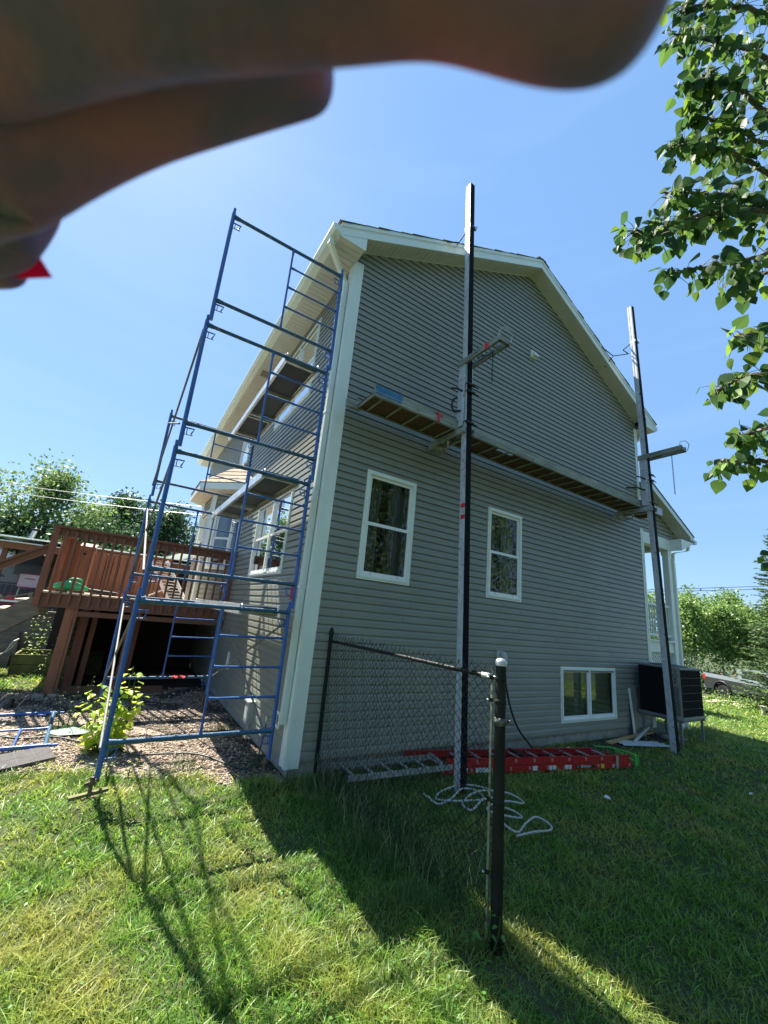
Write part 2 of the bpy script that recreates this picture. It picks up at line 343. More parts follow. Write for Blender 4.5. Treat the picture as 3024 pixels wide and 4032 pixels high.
def grass():
    x, y, r = sample_polar(430000, 1.1, 34, -42, 100)
    nzv = np.sin(x * 3.1 + 1.3 * np.sin(y * 2.3)) * np.sin(y * 2.7 + 1.7 * np.sin(x * 1.9)) + .5 * np.sin(x * 7.3 + y * 5.1)
    bare = np.exp(-(((x + .97) / .16) ** 2 + ((y - .02) / .12) ** 2)) + np.exp(-(((x + .55) / .2) ** 2 + ((y - .1) / .2) ** 2)) + .8 * np.exp(-(((x - .34) / .07) ** 2)) * (y < -2.3) + .7 * np.exp(-(((x - .12) / .12) ** 2 + ((y + 2.75) / .1) ** 2))
    edge = gravel_edge(np.clip(x, -9, 0)); spill = RNG.random(len(x)) < np.exp(-np.maximum(y - edge, 0) / .10) * .8
    ok = ~in_house(x, y) & ~((x < 0) & (y > edge) & ~spill & (y < 4.75)) & ~((x > -2.6) & (x < 0) & (y > 4)) & ~((x > 5.4) & (x < 8.5) & (y > -.55) & (RNG.random(len(x)) < .8))
    ok &= RNG.random(len(x)) > bare * .97
    x, y, r, nzv = x[ok], y[ok], r[ok], nzv[ok]; n = len(x)
    cl = np.sin(x * 11.3 + 2 * np.sin(y * 7.1)) * np.sin(y * 9.7 + 2 * np.sin(x * 6.3)); h = (.046 + .018 * nzv.clip(-1, 1.4) + .030 * cl.clip(-.3, 1) ** 1 + RNG.normal(0, .012, n)).clip(.018, .14) * (1 + .02 * r)
    wd = RNG.uniform(.0038, .0082, n) * np.maximum(1, r / 3.0)
    blades('grass', x, y, h, wd, GRASSM, .75, .6)
grass()
def tufts():
    xs, ys, hs, ws = [], [], [], []
    def tuft(cx, cy, n, sp, h, w=.005):
        xs.append(RNG.normal(cx, sp, n)); ys.append(RNG.normal(cy, sp, n)); hs.append(RNG.uniform(.45, 1, n) * h); ws.append(np.full(n, w))
    for i in range(150):
        cx = RNG.uniform(-.05, .75); cy = RNG.uniform(-2.5, -.05); tuft(cx, cy, 22, .05, RNG.uniform(.12, .30))
    for i in range(60): tuft(RNG.uniform(.25, 2.2), RNG.uniform(-.6, -.04), 22, .05, RNG.uniform(.10, .24))
    for i in range(26): tuft(RNG.uniform(2.2, 8.0), RNG.uniform(-.18, -.05), 16, .05, RNG.uniform(.08, .16))
    for i in range(60): tuft(RNG.uniform(-3.2, -.3), 0, 1, .01, .05)
    for i in range(34):
        cx = RNG.uniform(-3.2, -.4); tuft(cx, float(gravel_edge(cx)) - RNG.uniform(-.02, .25), 40, .07, RNG.uniform(.08, .16), .004)
    for i in range(60): tuft(RNG.uniform(-2.4, 3.0), RNG.uniform(-3.4, -.4), 30, .06, RNG.uniform(.10, .19), .006)
    for i in range(14): tuft(RNG.uniform(8.2, 11), RNG.uniform(-1.2, 0), 30, .12, RNG.uniform(.15, .3), .008)
    for i in range(34):
        cx = RNG.uniform(-3.0, -.2); cy = RNG.uniform(.4, 2.9); tuft(cx, cy, 12, .03, .08, .004)
    for cx, cy in ((-2.23, 2.3), (-.35, 1.7), (-.3, 1.9), (-.15, .5), (-1.0, .62)): tuft(cx, cy, 60, .08, .2, .006)
    x = np.concatenate(xs); y = np.concatenate(ys); h = np.concatenate(hs); wd = np.concatenate(ws)
    ok = ~in_house(x, y); m = leafmat('tall_grass_blades', [(.025, .07, .015), (.06, .13, .03), (.10, .17, .05), (.05, .10, .02)], .45, .35)
    blades('tall_grass', x[ok], y[ok], h[ok], wd[ok], m, .32, 1.2)
    n = 260; x = RNG.uniform(-.05, 1.9, n); y = np.where(RNG.random(n) < .6, RNG.uniform(-.7, -.05, n), RNG.uniform(-2.4, -.3, n)); x = np.where(y < -.7, RNG.uniform(.1, .6, n), x)
    m2 = leafmat('dry_straw', [(.33, .27, .15), (.42, .36, .22)], .8, .2)
    blades('dry_stalks', x, y, RNG.uniform(.2, .55, n), np.full(n, .0035), m2, .22, .5)
    # straw litter and clover leaves
    n = 2600; x, y, r = sample_polar(n, 1.3, 6, -40, 80); ok = ~in_house(x, y) & ~((x < 0) & (y > gravel_edge(np.clip(x, -9, 0))))
    x, y = x[ok], y[ok]; n = len(x); h = np.full(n, .03)
    blades('straw_litter', x, y, h, np.full(n, .0035), m2, 1.6, .2)
tufts()
def clover():
    n = 9000; x, y, r = sample_polar(n, 1.2, 9, -40, 85); k = np.sin(x * 2.1 + 2) * np.sin(y * 1.7 + x) + RNG.normal(0, .5, n)
    ok = (k > -.1) & ~in_house(x, y) & ~((x < 0) & (y > gravel_edge(np.clip(x, -9, 0)) - .05)); x, y, r = x[ok], y[ok], r[ok]; n = len(x)
    R0 = RNG.uniform(.006, .012, n) * np.maximum(1, r / 5); a = RNG.uniform(0, 6.28, n); z = gzv(x, y) + RNG.uniform(.02, .05, n)
    V = np.zeros((n, 6, 3))
    for j in range(6):
        t = a + j * math.pi / 3; V[:, j] = np.stack([x + R0 * np.cos(t), y + R0 * np.sin(t), z + RNG.normal(0, .25, n) * R0], -1)
    F = (np.array([(0, 1, 2, 3), (0, 3, 4, 5)])[None] + (np.arange(n) * 6)[:, None, None]).reshape(-1, 4)
    tag(npmesh('clover', V.reshape(-1, 3), F, leafmat('clover_leaf', [(.03, .12, .015), (.06, .18, .02), (.09, .22, .03)], .5, .3)), kind='stuff')
clover()

# ------------------------------------------------------------------ house
house = thing('house', 'two-storey house with grey vinyl lap siding, white trim and a gable end facing the lawn', 'house', (0, 0, 0))
W, L, HT = 8.289, 12.3, 7.02; SL = .505; CO = .1016; RX = W / 2
def laps(mb, s0, s1f, z0, z1, open_, lo=None):
    """lap courses in local frame (s along wall, t outward, z up); s range from functions of z"""
    k = 0; z = z0
    while z < z1 - 1e-4:
        zt = min(z + CO, z1); a, b = s0((z + zt) / 2), s1f((z + zt) / 2)
        iv = [(a, b)]
        for (p, q, zb, za) in open_:
            if zb < (z + zt) / 2 < za:
                nv = []
                for (u, v) in iv:
                    if q <= u or p >= v: nv.append((u, v)); continue
                    if p > u: nv.append((u, p))
                    if q < v: nv.append((q, v))
                iv = nv
        zm = z + (zt - z) * .60
        for (u, v) in iv:
            if v - u < .003: continue
            mb.add([(u, .021, z), (v, .021, z), (v, .018, zm), (u, .018, zm), (u, .001, zt), (v, .001, zt), (u, -.004, z + .004), (v, -.004, z + .004)],
                   [(0, 1, 2, 3), (3, 2, 5, 4), (6, 7, 1, 0), (0, 3, 4), (1, 5, 2)])
        z = zt; k += 1
WIN_G = [(.614, 1.486, 2.161, 3.709), (3.046, 3.912, 2.159, 3.706), (4.997, 6.798, .179, 1.129)]
WIN_L = [(1.17, 3.11, 2.18, 3.56), (1.15, 3.10, 5.20, 6.72), (5.2, 6.15, 5.1, 6.05)]
ins = .05
def opn(ws): return [(a + ins, b - ins, c + ins, d - ins) for a, b, c, d in ws]
MG = frameM((0, 0, 0), (1, 0, 0), (0, -1, 0)); ML = frameM((0, 0, 0), (0, 1, 0), (-1, 0, 0))
zoff = .0211
g = MB(MG)
laps(g, lambda z: 0.0 if z < 7.19 else (z - 7.19) / SL, lambda z: W if z < 7.19 else W - (z - 7.19) / SL, zoff, 9.27, opn(WIN_G))
g.box(0, W, 0, .012, 0, zoff - .002)
g.build('gable_wall', SIDING, house)
# staggered siding joints
g = MB(MG)
for i in range(90):
    s_ = RNG.uniform(.3, 8.0); k = int(RNG.uniform(0, 85)); z = zoff + k * CO
    if z > 7.1 + min(s_, W - s_) * SL or any(a - .05 < s_ < b + .05 and c - .1 < z < d for a, b, c, d in WIN_G): continue
    g.box(s_, s_ + .002, .0185, .0215, z, z + CO * .66)
g.build('siding_joint', mat('joint_dark', (.09, .09, .085), .7), house)['kind'] = 'stuff'
g = MB(ML)
laps(g, lambda z: 0.0, lambda z: L, zoff, HT, opn(WIN_L) + [(5.0, 7.4, 1.3, 4.05)])
g.box(0, L, 0, .012, 0, zoff - .002); g.build('side_wall', SIDING, house)
g = MB(frameM((W, 0, 0), (0, 1, 0), (1, 0, 0)))
laps(g, lambda z: 0.0, lambda z: L, zoff, 7.19, []); g.build('front_wall', SIDING, house)
g = MB(frameM((0, L, 0), (1, 0, 0), (0, 1, 0))); laps(g, lambda z: 0.0 if z < 7.19 else (z - 7.19) / SL, lambda z: W if z < 7.19 else W - (z - 7.19) / SL, zoff, 9.27, []); g.build('back_wall', SIDING, house)
g = MB(); t_ = .02
g.box(.03, W - .03, .02, .25, -.6, .0); g.box(.03, .25, .25, L - .02, -.6, 0); g.box(W - .25, W - .03, .25, L - .02, -.6, 0)
g.build('foundation', CONC, house)
# interior rooms: walls with real window openings
g = MB()
def wallpan(M, s0, s1, z0, z1, ops, d0=-.02, d1=-.14):
    mb = MB(M); ss = sorted({s0, s1, *[o[0] for o in ops], *[o[1] for o in ops]}); zz = sorted({z0, z1, *[o[2] for o in ops], *[o[3] for o in ops]})
    for a, b in zip(ss, ss[1:]):
        for c, d in zip(zz, zz[1:]):
            if any(o[0] <= (a + b) / 2 <= o[1] and o[2] <= (c + d) / 2 <= o[3] for o in ops): continue
            mb.box(a, b, d1, d0, c, d)
    return mb
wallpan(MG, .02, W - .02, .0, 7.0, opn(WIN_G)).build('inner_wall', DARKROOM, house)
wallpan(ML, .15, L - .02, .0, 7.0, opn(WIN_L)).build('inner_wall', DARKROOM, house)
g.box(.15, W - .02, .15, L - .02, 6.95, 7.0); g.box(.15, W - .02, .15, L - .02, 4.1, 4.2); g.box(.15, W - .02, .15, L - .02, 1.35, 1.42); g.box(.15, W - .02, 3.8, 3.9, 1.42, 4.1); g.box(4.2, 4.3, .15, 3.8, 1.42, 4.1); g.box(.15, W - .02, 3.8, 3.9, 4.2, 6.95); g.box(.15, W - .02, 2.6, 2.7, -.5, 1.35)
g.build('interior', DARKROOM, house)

def window(parent, M, a, b, z0, z1, kind, curtain=True):
    fr = MB(M); o_ = .034; tw = .058
    # brick-mould: two stepped bands
    for (q, w_, o0, o1) in ((0, .028, -.02, .028), (.028, .03, -.02, .040)):
        fr.box(a + q, b - q, o0, o1, z0 + q, z0 + q + w_); fr.box(a + q, b - q, o0, o1, z1 - q - w_, z1 - q)
        fr.box(a + q, a + q + w_, o0, o1 - .001, z0 + q + w_, z1 - q - w_); fr.box(b - q - w_, b - q, o0, o1 - .001, z0 + q + w_, z1 - q - w_)
    f = fr.build('window', WHITE, parent)
    ia, ib, iz0, iz1 = a + tw, b - tw, z0 + tw, z1 - tw
    sh = MB(M); gl = MB(M); scn = MB(M)
    def sash(p, q, r0, r1, t, w_=.042, glb=gl):
        sh.box(p, q, t - .03, t, r0, r0 + w_ * 1.2); sh.box(p, q, t - .03, t, r1 - w_, r1)
        sh.box(p, p + w_, t - .03, t - .001, r0 + w_ * 1.2, r1 - w_); sh.box(q - w_, q, t - .03, t - .001, r0 + w_ * 1.2, r1 - w_)
        glb.quad((p + w_ * .8, t - .015, r0 + w_ * .8), (q - w_ * .8, t - .015, r0 + w_ * .8), (q - w_ * .8, t - .015, r1 - w_ * .8), (p + w_ * .8, t - .015, r1 - w_ * .8))
    cols = [(ia, ib)] if kind == 'single' else [(ia, (ia + ib) / 2 - .02), ((ia + ib) / 2 + .02, ib)]
    if kind != 'single': sh.box((ia + ib) / 2 - .02, (ia + ib) / 2 + .02, -.03, .03, iz0, iz1)
    zm = (iz0 + iz1) / 2
    for (p, q) in cols:
        if kind in ('single', 'twin'):
            sash(p, q, zm - .02, iz1, .004); sash(p, q, iz0, zm + .022, .022, glb=scn if kind == 'twin' else gl)
        else: sash(p, q, iz0, iz1, .012)
    if kind == 'single':
        for q in (.2, .8): sh.box(ia + (ib - ia) * q - .02, ia + (ib - ia) * q + .02, .0225, .024, iz0 + .02, iz0 + .026, 1)
    sh.build('sash', [VINYL, BLACKL], f); gl.build('pane', GLASS, f)
    if scn.v: scn.build('screen_pane', SCREEN, f)
    if curtain:
        c = MB(M); n = 60; dn = -.17
        for (c0, c1) in ((ia - .02, ia + (ib - ia) * .40), (ia + (ib - ia) * .62, ib + .02)):
            pts = [(c0 + (c1 - c0) * i / n, dn + .028 * math.sin(i * .95) + .012 * math.sin(i * 2.3)) for i in range(n + 1)]
            c.add([(s_, t, iz0 - .05) for s_, t in pts] + [(s_, t, iz1 + .05) for s_, t in pts], [(i, i + 1, i + n + 2, i + n + 1) for i in range(n)], True)
        c.build('curtain', CURT, f)
    else:
        c = MB(M); z = iz0 + .02
        while z < iz1: c.add([(ia, -.065, z), (ib, -.065, z), (ib, -.045, z + .020), (ia, -.045, z + .020)], [(0, 1, 2, 3)]); z += .022
        c.build('blind', BLIND, f)
    return f
window(house, MG, *WIN_G[0], 'single'); window(house, MG, *WIN_G[1], 'single'); window(house, MG, *WIN_G[2], 'slider', False)
window(house, ML, *WIN_L[0], 'twin'); window(house, ML, *WIN_L[1], 'twin'); window(house, ML, *WIN_L[2], 'single')
# corner posts
def cornerpost(x, sx, z0, z1, w_=.143, name='corner_post'):
    c = MB()
    for zz0, zz1, o in ((z0, .95, .024), (.94, z1, .021)) if z0 < .5 else ((z0, z1, .022),):
        for ax in (0, 1):
            def B(u0, u1, d0, d1):
                if ax == 0: c.box(*(sorted((x + sx * u0, x + sx * u1))), -d1, -d0, zz0, zz1)
                else: c.box(*(sorted((x - sx * d1, x - sx * d0))), u0, u1, zz0, zz1)
            B(-o if ax == 0 else .0, w_, 0, o); B(-o - .006 if ax == 0 else 0.0, .03, o, o + .006); B(w_ - .024, w_, o, o + .006)
    return c.build(name, WHITE, house)
cornerpost(0, 1, -.055, 7.0); cornerpost(W, -1, 4.62, 6.98, .10); cornerpost(W, -1, -.05, 4.35, .10)
# roof
yf, yb = -.30, L + .3; XE = -.42; zE = 7.17; th = .11
def rz(x): return 7.17 + SL * (x + .44) if x <= RX else 7.17 + SL * (W + .44 - x)
g = MB()
for sx, x0, x1 in ((1, XE - .045, RX), (-1, W - XE + .045, RX)):
    n = 22
    for i in range(n):  # shingle courses, each a thin overlapping strip
        u0 = x0 + (x1 - x0) * i / n; u1 = x0 + (x1 - x0) * (i + 1) / n
        za, zb = rz(u0), rz(u1); y0 = yf - .022 - (.012 if i % 3 == 0 else .004 * (i % 2))
        a = [(u0, y0, za + .012), (u1, y0, zb + .002), (u1, yb, zb + .002), (u0, yb, za + .012), (u0, y0, za - .006), (u1, y0, zb - .014)]
        g.add(a, [(0, 1, 2, 3), (4, 5, 1, 0)] if sx > 0 else [(3, 2, 1, 0), (0, 1, 5, 4)])
        g.quad((u0, y0, za - .006), (u0, y0, za + .012), (u0, yb, za + .012), (u0, yb, za - .006))
g.box(RX - .12, RX + .12, yf - .02, yb, rz(RX) - .03, rz(RX) + .012)
roof = g.build('roof', SHING, house)
g = MB()   # rake fascia boards: frieze + drip step
for sx in (1, -1):
    def X_(u): return u if sx > 0 else W - u
    def strip(d0, d1, y0, y1, u0=XE, u1=RX):
        z0, z1 = 7.17 + SL * (u0 + .44), 7.17 + SL * (u1 + .44)
        g.prism([(X_(u0), y0, z0 - d0), (X_(u1), y0, z1 - d0), (X_(u1), y0, z1 - d1), (X_(u0), y0, z0 - d1)], (0, y1 - y0, 0))
    strip(.008, .075, yf - .018, yf); strip(.075, .095, yf - .008, yf); strip(.095, .225, yf - .004, yf + .012)
    strip(.009, .224, yb - .02, yb)
    # eave return box closing the soffit end
    g.prism([(X_(XE + .001), yf + .013, 6.95), (X_(.02), yf + .013, 6.95), (X_(.02), yf + .013, 7.17), (X_(XE + .001), yf + .013, 6.952)], (0, -.015, 0))
    xa, xb = sorted((X_(XE), X_(XE + .018))); g.box(xa, xb, yf, yb - .02, 6.95, 7.15)
g.build('fascia', WHITE, house)
g = MB()
for sx in (1, -1):
    def X_(u): return u if sx > 0 else W - u
    zb0 = 7.17 + SL * .44 - .225; zb1 = 7.17 + SL * (RX + .44) - .225
    g.quad((X_(.0), yf + .012, zb0), (X_(RX), yf + .012, zb1), (X_(RX), .0, zb1), (X_(.0), .0, zb0))
    n = int(4.6 / .102)
    for i in range(n):   # rib lines in the vented soffit
        u = .03 + i * (RX - .05) / n; z = 7.17 + SL * (u + .44) - .226
        g.prism([(X_(u), yf + .05, z - .004), (X_(u + .008), yf + .05, z - .004 + .008 * SL), (X_(u + .008), yf + .05, z + .002), (X_(u), yf + .05, z + .002)], (0, .19, 0))
    g.prism([(X_(.0), -.02, zb0 - .012), (X_(RX), -.02, zb1 - .012), (X_(RX), -.02, zb1 + .01), (X_(.0), -.02, zb0 + .01)], (0, .014, 0))
    xa, xb = sorted((X_(XE + .018), X_(0))); g.box(xa, xb, yf + .013, yb - .02, 6.945, 6.957)
    y = yf + .1; k = 0
    while y < yb - .1:
        if k % 3 != 2: xa, xb = sorted((X_(XE + .06), X_(-.03))); g.box(xa, xb, y, y + .006, 6.938, 6.946)
        else: xa, xb = sorted((X_(XE + .02), X_(0))); g.box(xa, xb, y, y + .012, 6.939, 6.946)
        y += .1; k += 1
    xa, xb = sorted((X_(-.03), X_(-.014))); g.box(xa, xb, 0, L, 6.915, 6.944)
    if sx > 0: g.box(XE + .1, XE + .3, 3.9, 4.15, 6.930, 6.937, 1); g.box(XE + .1, XE + .3, 8.3, 8.55, 6.930, 6.937, 1)
g.build('soffit', [SOFF, mat('vent_grey', (.22, .2, .18), .8)], house)
# gutters
def gutter(x, sx, y0, y1, z, parent=house):
    c = MB(); pr = [(0, 0), (-.075, 0), (-.085, .012), (-.085, .035), (-.118, .07), (-.118, .092), (-.108, .092), (-.108, .074), (-.077, .04), (-.077, .01), (-.006, .01), (-.006, .105), (0, .105)]
    poly = [(x + sx * a, y0, z + b) for a, b in pr]; c.prism(poly, (0, y1 - y0, 0)); 
    c.prism([(x + sx * a, y0 - .004, z + b) for a, b in ((0, 0), (-.075, 0), (-.085, .012), (-.085, .035), (-.118, .07), (-.118, .092), (0, .105))], (0, .0035, 0))
    return c.build('gutter', WHITE, parent)
gutter(XE, 1, yf - .01, yb, 7.0); gutter(W - XE, -1, yf - .01, yb, 7.0)
def rect_tube(mb, pts, wx, wy):
    P = [Vector(p) for p in pts]
    rings = []
    for i, p in enumerate(P): rings.append([p + Vector((a * wx / 2, b * wy / 2, 0)) for a, b in ((-1, -1), (1, -1), (1, 1), (-1, 1))])
    vs = sum(rings, []); fs = []
    for i in range(len(P) - 1):
        for j in range(4): fs.append((i * 4 + j, i * 4 + (j + 1) % 4, (i + 1) * 4 + (j + 1) % 4, (i + 1) * 4 + j))
    fs += [(3, 2, 1, 0), tuple(range(len(P) * 4 - 4, len(P) * 4))]; mb.add(vs, fs)
c = MB(); path = catmull([(-.48, -.14, 7.0), (-.48, -.14, 6.93), (-.46, -.13, 6.86), (-.15, .09, 6.70), (-.068, .12, 6.60), (-.062, .125, 6.45)], 5)
rect_tube(c, path, .06, .078); c.box(-.095, -.032, .085, .165, .385, 6.46)
for k in range(5): c.box(-.0985, -.095, .094 + k * .0145, .100 + k * .0145, .385, 6.4)
for z in (1.95, 4.4, 6.2): c.box(-.104, -.024, .078, .172, z, z + .03)
c.build('downspout', WHITE, house)
# small fixtures on the walls
c = MB(MG); c.box(4.14, 4.30, .0, .05, 7.2, 7.36); c.prism([(4.155, .05, 7.22), (4.155, .05, 7.345), (4.155, .12, 7.255), (4.155, .12, 7.22)], (.13, 0, 0)); c.build('wall_vent', WHITE, house)
c = MB(MG); c.box(3.33, 3.47, .0, .03, 1.12, 1.34); c.tube([(3.46, .05, 1.09), (3.46, .07, 1.16), (3.45, .075, 1.25), (3.44, .05, 1.32)], [.045, .05, .055, .04], 10); c.build('cable_cover', GREYP, house)
c = MB(ML); c.box(1.42, 1.60, .0, .10, .05, .34); c.box(1.40, 1.62, .0, .12, .33, .35); c.box(1.44, 1.58, .10, .108, .08, .30); c.tube([(1.5, .04, .05), (1.5, .04, -.18)], .02, 8)
c.build('electrical_box', GREYP, house)
c = MB(ML); 
for q in ((.33, .36, .27, .45), (.45, .48, .27, .45), (.36, .45, .27, .30), (.36, .45, .42, .45)): c.box(q[0], q[1], 0, .03, q[2], q[3])
c.build('outlet_frame', WHITE, house); c = MB(ML); c.box(.36, .45, 0, .018, .30, .42, 0); c.tube([(.41, .02, .36), (.43, .14, .355), (.44, .16, .34)], .012, 8); c.tube([(.435, .15, .35), (.435, .15, .40)], .02, 8)
c.build('hose_tap', STEEL, house)
c = MB(ML); c.prism([(3.38, .015, .48), (3.58, .015, .5), (3.52, .015, .78), (3.43, .015, .76)], (0, .02, 0)); c.build('foil_patch', VINYL, house)
# bay bump-out
bay_t = []
bz0, bz1 = 1.62, 4.1
P0, P1, P2, P3 = (0, 4.45), (-.62, 5.07), (-.62, 6.35), (0, 6.97)
bay = MB()
for (a, b) in ((P0, P1), (P1, P2), (P2, P3)):
    d = Vector((b[0] - a[0], b[1] - a[1], 0)); ln = d.length; d.normalize(); out = Vector((-d.y, d.x, 0)) if True else None
    if out.x > 0: out = -out
    Mf = frameM((a[0], a[1], 0), d, out); mb = MB(Mf)
    ops = [(.2, ln - .14, 2.35, 3.75)] if (a, b) != (P2, P3) else []
    laps(mb, lambda z: 0.0, lambda z, ln=ln: ln, bz0, bz1, opn(ops)); mb.build('bay_wall', SIDING, house)
    tr = MB(Mf); tr.box(0, .09, .018, .034, bz0, bz1 - .01); tr.box(ln - .10, ln, .018, .035, bz0, bz1 - .012); tr.build('bay_trim', WHITE, house)
    for o in ops: window(house, Mf, *o, 'single')
    wallpan(Mf, 0, ln, bz0, bz1, opn(ops), -.004, -.03).build('bay_inner_wall', DARKROOM, house)
eo = .36; E0, E1, E2, E3 = (0, 4.45 - eo * 1.41), (-.62 - eo, 5.07 - eo * .41), (-.62 - eo, 6.35 + eo * .41), (0, 6.97 + eo * 1.41)
s_ = MB(); s_.prism([(*E0, 4.1), (*E1, 4.1), (*E2, 4.1), (*E3, 4.1)], (0, 0, .012)); s_.build('bay_soffit', SOFF, house)
s_ = MB()
for a, b in ((E0, E1), (E1, E2), (E2, E3)): s_.beam((a[0], a[1], 4.18), (b[0], b[1], 4.18), .02, .15)
s_.build('bay_fascia', WHITE, house)
s_ = MB(); n = 6
for i in range(n):
    t0, t1 = i / n, (i + 1) / n; A = []
    for e, q in ((E0, (0, 5.0)), (E1, (0, 5.0)), (E2, (0, 6.4)), (E3, (0, 6.4))):
        for t in (t0, t1): A.append((e[0] * 1.03 + (q[0] - e[0]) * t, e[1] + (q[1] - e[1]) * t, 4.26 + (.78) * t + (.014 if t == t0 else 0)))
    s_.add(A, [(0, 2, 3, 1), (2, 4, 5, 3), (4, 6, 7, 5)])
s_.build('bay_roof', BAYSH, house)
# porch on the far side of the gable
def porch():
    c = MB(); y0, y1 = .0, 3.2
    pz = lambda x: 4.47 - .485 * (x - 10.45) + 0
    xt = 10.42
    c.prism([(W, -.30, pz(W) + .02), (xt, -.30, pz(xt) + .02), (xt, -.30, pz(xt) - .02), (W, -.30, pz(W) - .02)], (0, y1 + .6, 0)); c.build('porch_roof', SHING, house)
    c = MB(); c.prism([(W + .0, -.29, pz(W) - .022), (xt - .02, -.29, pz(xt - .02) - .022), (xt - .02, -.29, pz(xt) - .13), (W, -.29, pz(W) - .17)], (0, .018, 0))
    c.prism([(9.7, -.27, 4.32), (xt - .03, -.27, 4.32), (xt - .03, -.27, 4.30), (9.7, -.27, 4.02)], (0, .28, 0))
    c.build('porch_rake_board', WHITE, house)
    c = MB(); c.box(W, 9.72, -.02, .14, 4.021, 4.30); c.box(9.56, 9.72, .14, y1, 4.021, 4.30); c.build('porch_beam', WHITE, house)
    c = MB(); c.box(W, 9.55, .03, .1, 1.5, 1.75); c.box(W, 9.55, -.02, .12, 1.74, 1.78); c.build('porch_skirt_board', WHITE, house)
    c = MB(frameM((W, 0, 0), (1, 0, 0), (0, -1, 0))); laps(c, lambda z: 0, lambda z: (pz(W) - .2 - z) / .485, 4.31, 5.2, []); c.build('porch_gable', SIDING, house)
    c = MB(); c.box(W, 9.6, .14, y1, 4.28, 4.29); c.prism([(W, -.27, pz(W) - .175), (xt - .05, -.27, pz(xt) - .13), (xt - .05, 0, pz(xt) - .13), (W, 0, pz(W) - .175)], (0, 0, .004)); 
    for i in range(16):
        u = W + .05 + i * .12; z = pz(W) - .18 - .47 * (u - W) * 1.0
        c.prism([(u, -.24, z), (u + .008, -.24, z - .004), (u + .008, -.24, z + .01), (u, -.24, z + .01)], (0, .2, 0))
    c.build('porch_soffit', SOFF, house)
    c = MB(); c.box(9.55, 9.70, .0, .14, -.3, 4.02); c.box(9.53, 9.72, -.015, .155, 3.90, 4.018); c.build('porch_column', WHITE, house)
    c = MB(); c.box(9.55, 9.70, y1 - .14, y1, -.3, 4.02); c.build('porch_column', WHITE, house)
    c = MB(); c.box(W, 9.55, .05, .11, 2.56, 2.62); c.box(W, 9.55, .05, .11, 1.86, 1.91); c.box(9.44, 9.5, .3, y1 - .3, 2.56, 2.62); c.box(9.44, 9.5, .3, y1 - .3, 1.86, 1.91); c.build('porch_railing', WHITE, house)
    for i in range(11):
        c = MB(); x = W + .08 + i * .115
        c.lathe([(.02, 1.91), (.02, 2.0), (.012, 2.03), (.026, 2.10), (.026, 2.14), (.014, 2.2), (.022, 2.33), (.014, 2.42), (.02, 2.46), (.02, 2.56)], (x, .08, 0), 8); c.build('porch_baluster', WHITE, house)
    c = MB(); c.box(W, 9.6, .12, y1, 1.70, 1.76); c.build('porch_floor', GREYW, house)
    c = MB()
    for i in range(14):
        for s in (1, -1):
            x = W + .02 + i * .09; c.beam((x, .08 + .006 * s, 1.5), (x + s * .55, .08 + .006 * s, .95), .006, .03)
    c.box(W, 9.4, .05, .06, .6, .95); c.build('lattice', WHITE, house)
    g_ = gutter(10.42, -1, -.3, y1 + .2, 4.30); g_.name = 'porch_gutter'
    c = MB(); rect_tube(c, catmull([(10.44, -.12, 4.32), (10.44, -.12, 4.2), (10.36, -.1, 4.12), (9.9, .0, 4.0), (9.92, .04, 3.88), (9.91, .05, 3.7)], 4), .07, .06); c.box(9.87, 9.95, .01, .08, -.2, 3.75); c.build('porch_downspout', WHITE, house)
    c = MB(); rect_tube(c, catmull([(W + .40, .1, 6.98), (W + .36, .12, 6.8), (W + .12, .16, 6.72), (W + .06, .16, 6.5)], 4), .06, .06); c.box(W + .03, W + .09, .13, .19, 4.9, 6.5); c.build('downspout', WHITE, house)
porch()
# basement board leaning on wall + cable
b = MB(); b.beam((7.42, -.10, -.15), (7.42, -.03, .76), .30, .02, up=(0, 1, 0)); b.beam((7.27, -.105, -.13), (7.27, -.035, .75), .03, .03, up=(0, 1, 0), mi=1)
tag(b.build('panel', [SIDING, VINYL], None, (7.4, -.1, G0)), 'grey panel with white edge strip leaning on the wall behind the heat pump', 'panel')
b = MB(); b.tube(catmull([(3.45, -.06, 1.12), (3.50, -.07, .85), (3.61, -.09, .47), (3.77, -.12, .17), (4.05, -.16, -.10), (4.14, -.17, -.19)], 6), .016, 8)
tag(b.build('cable', WIRE, None, (3.45, -.06, 1.12)), 'thick black cable hanging from the grey cover down to the grass', 'cable')

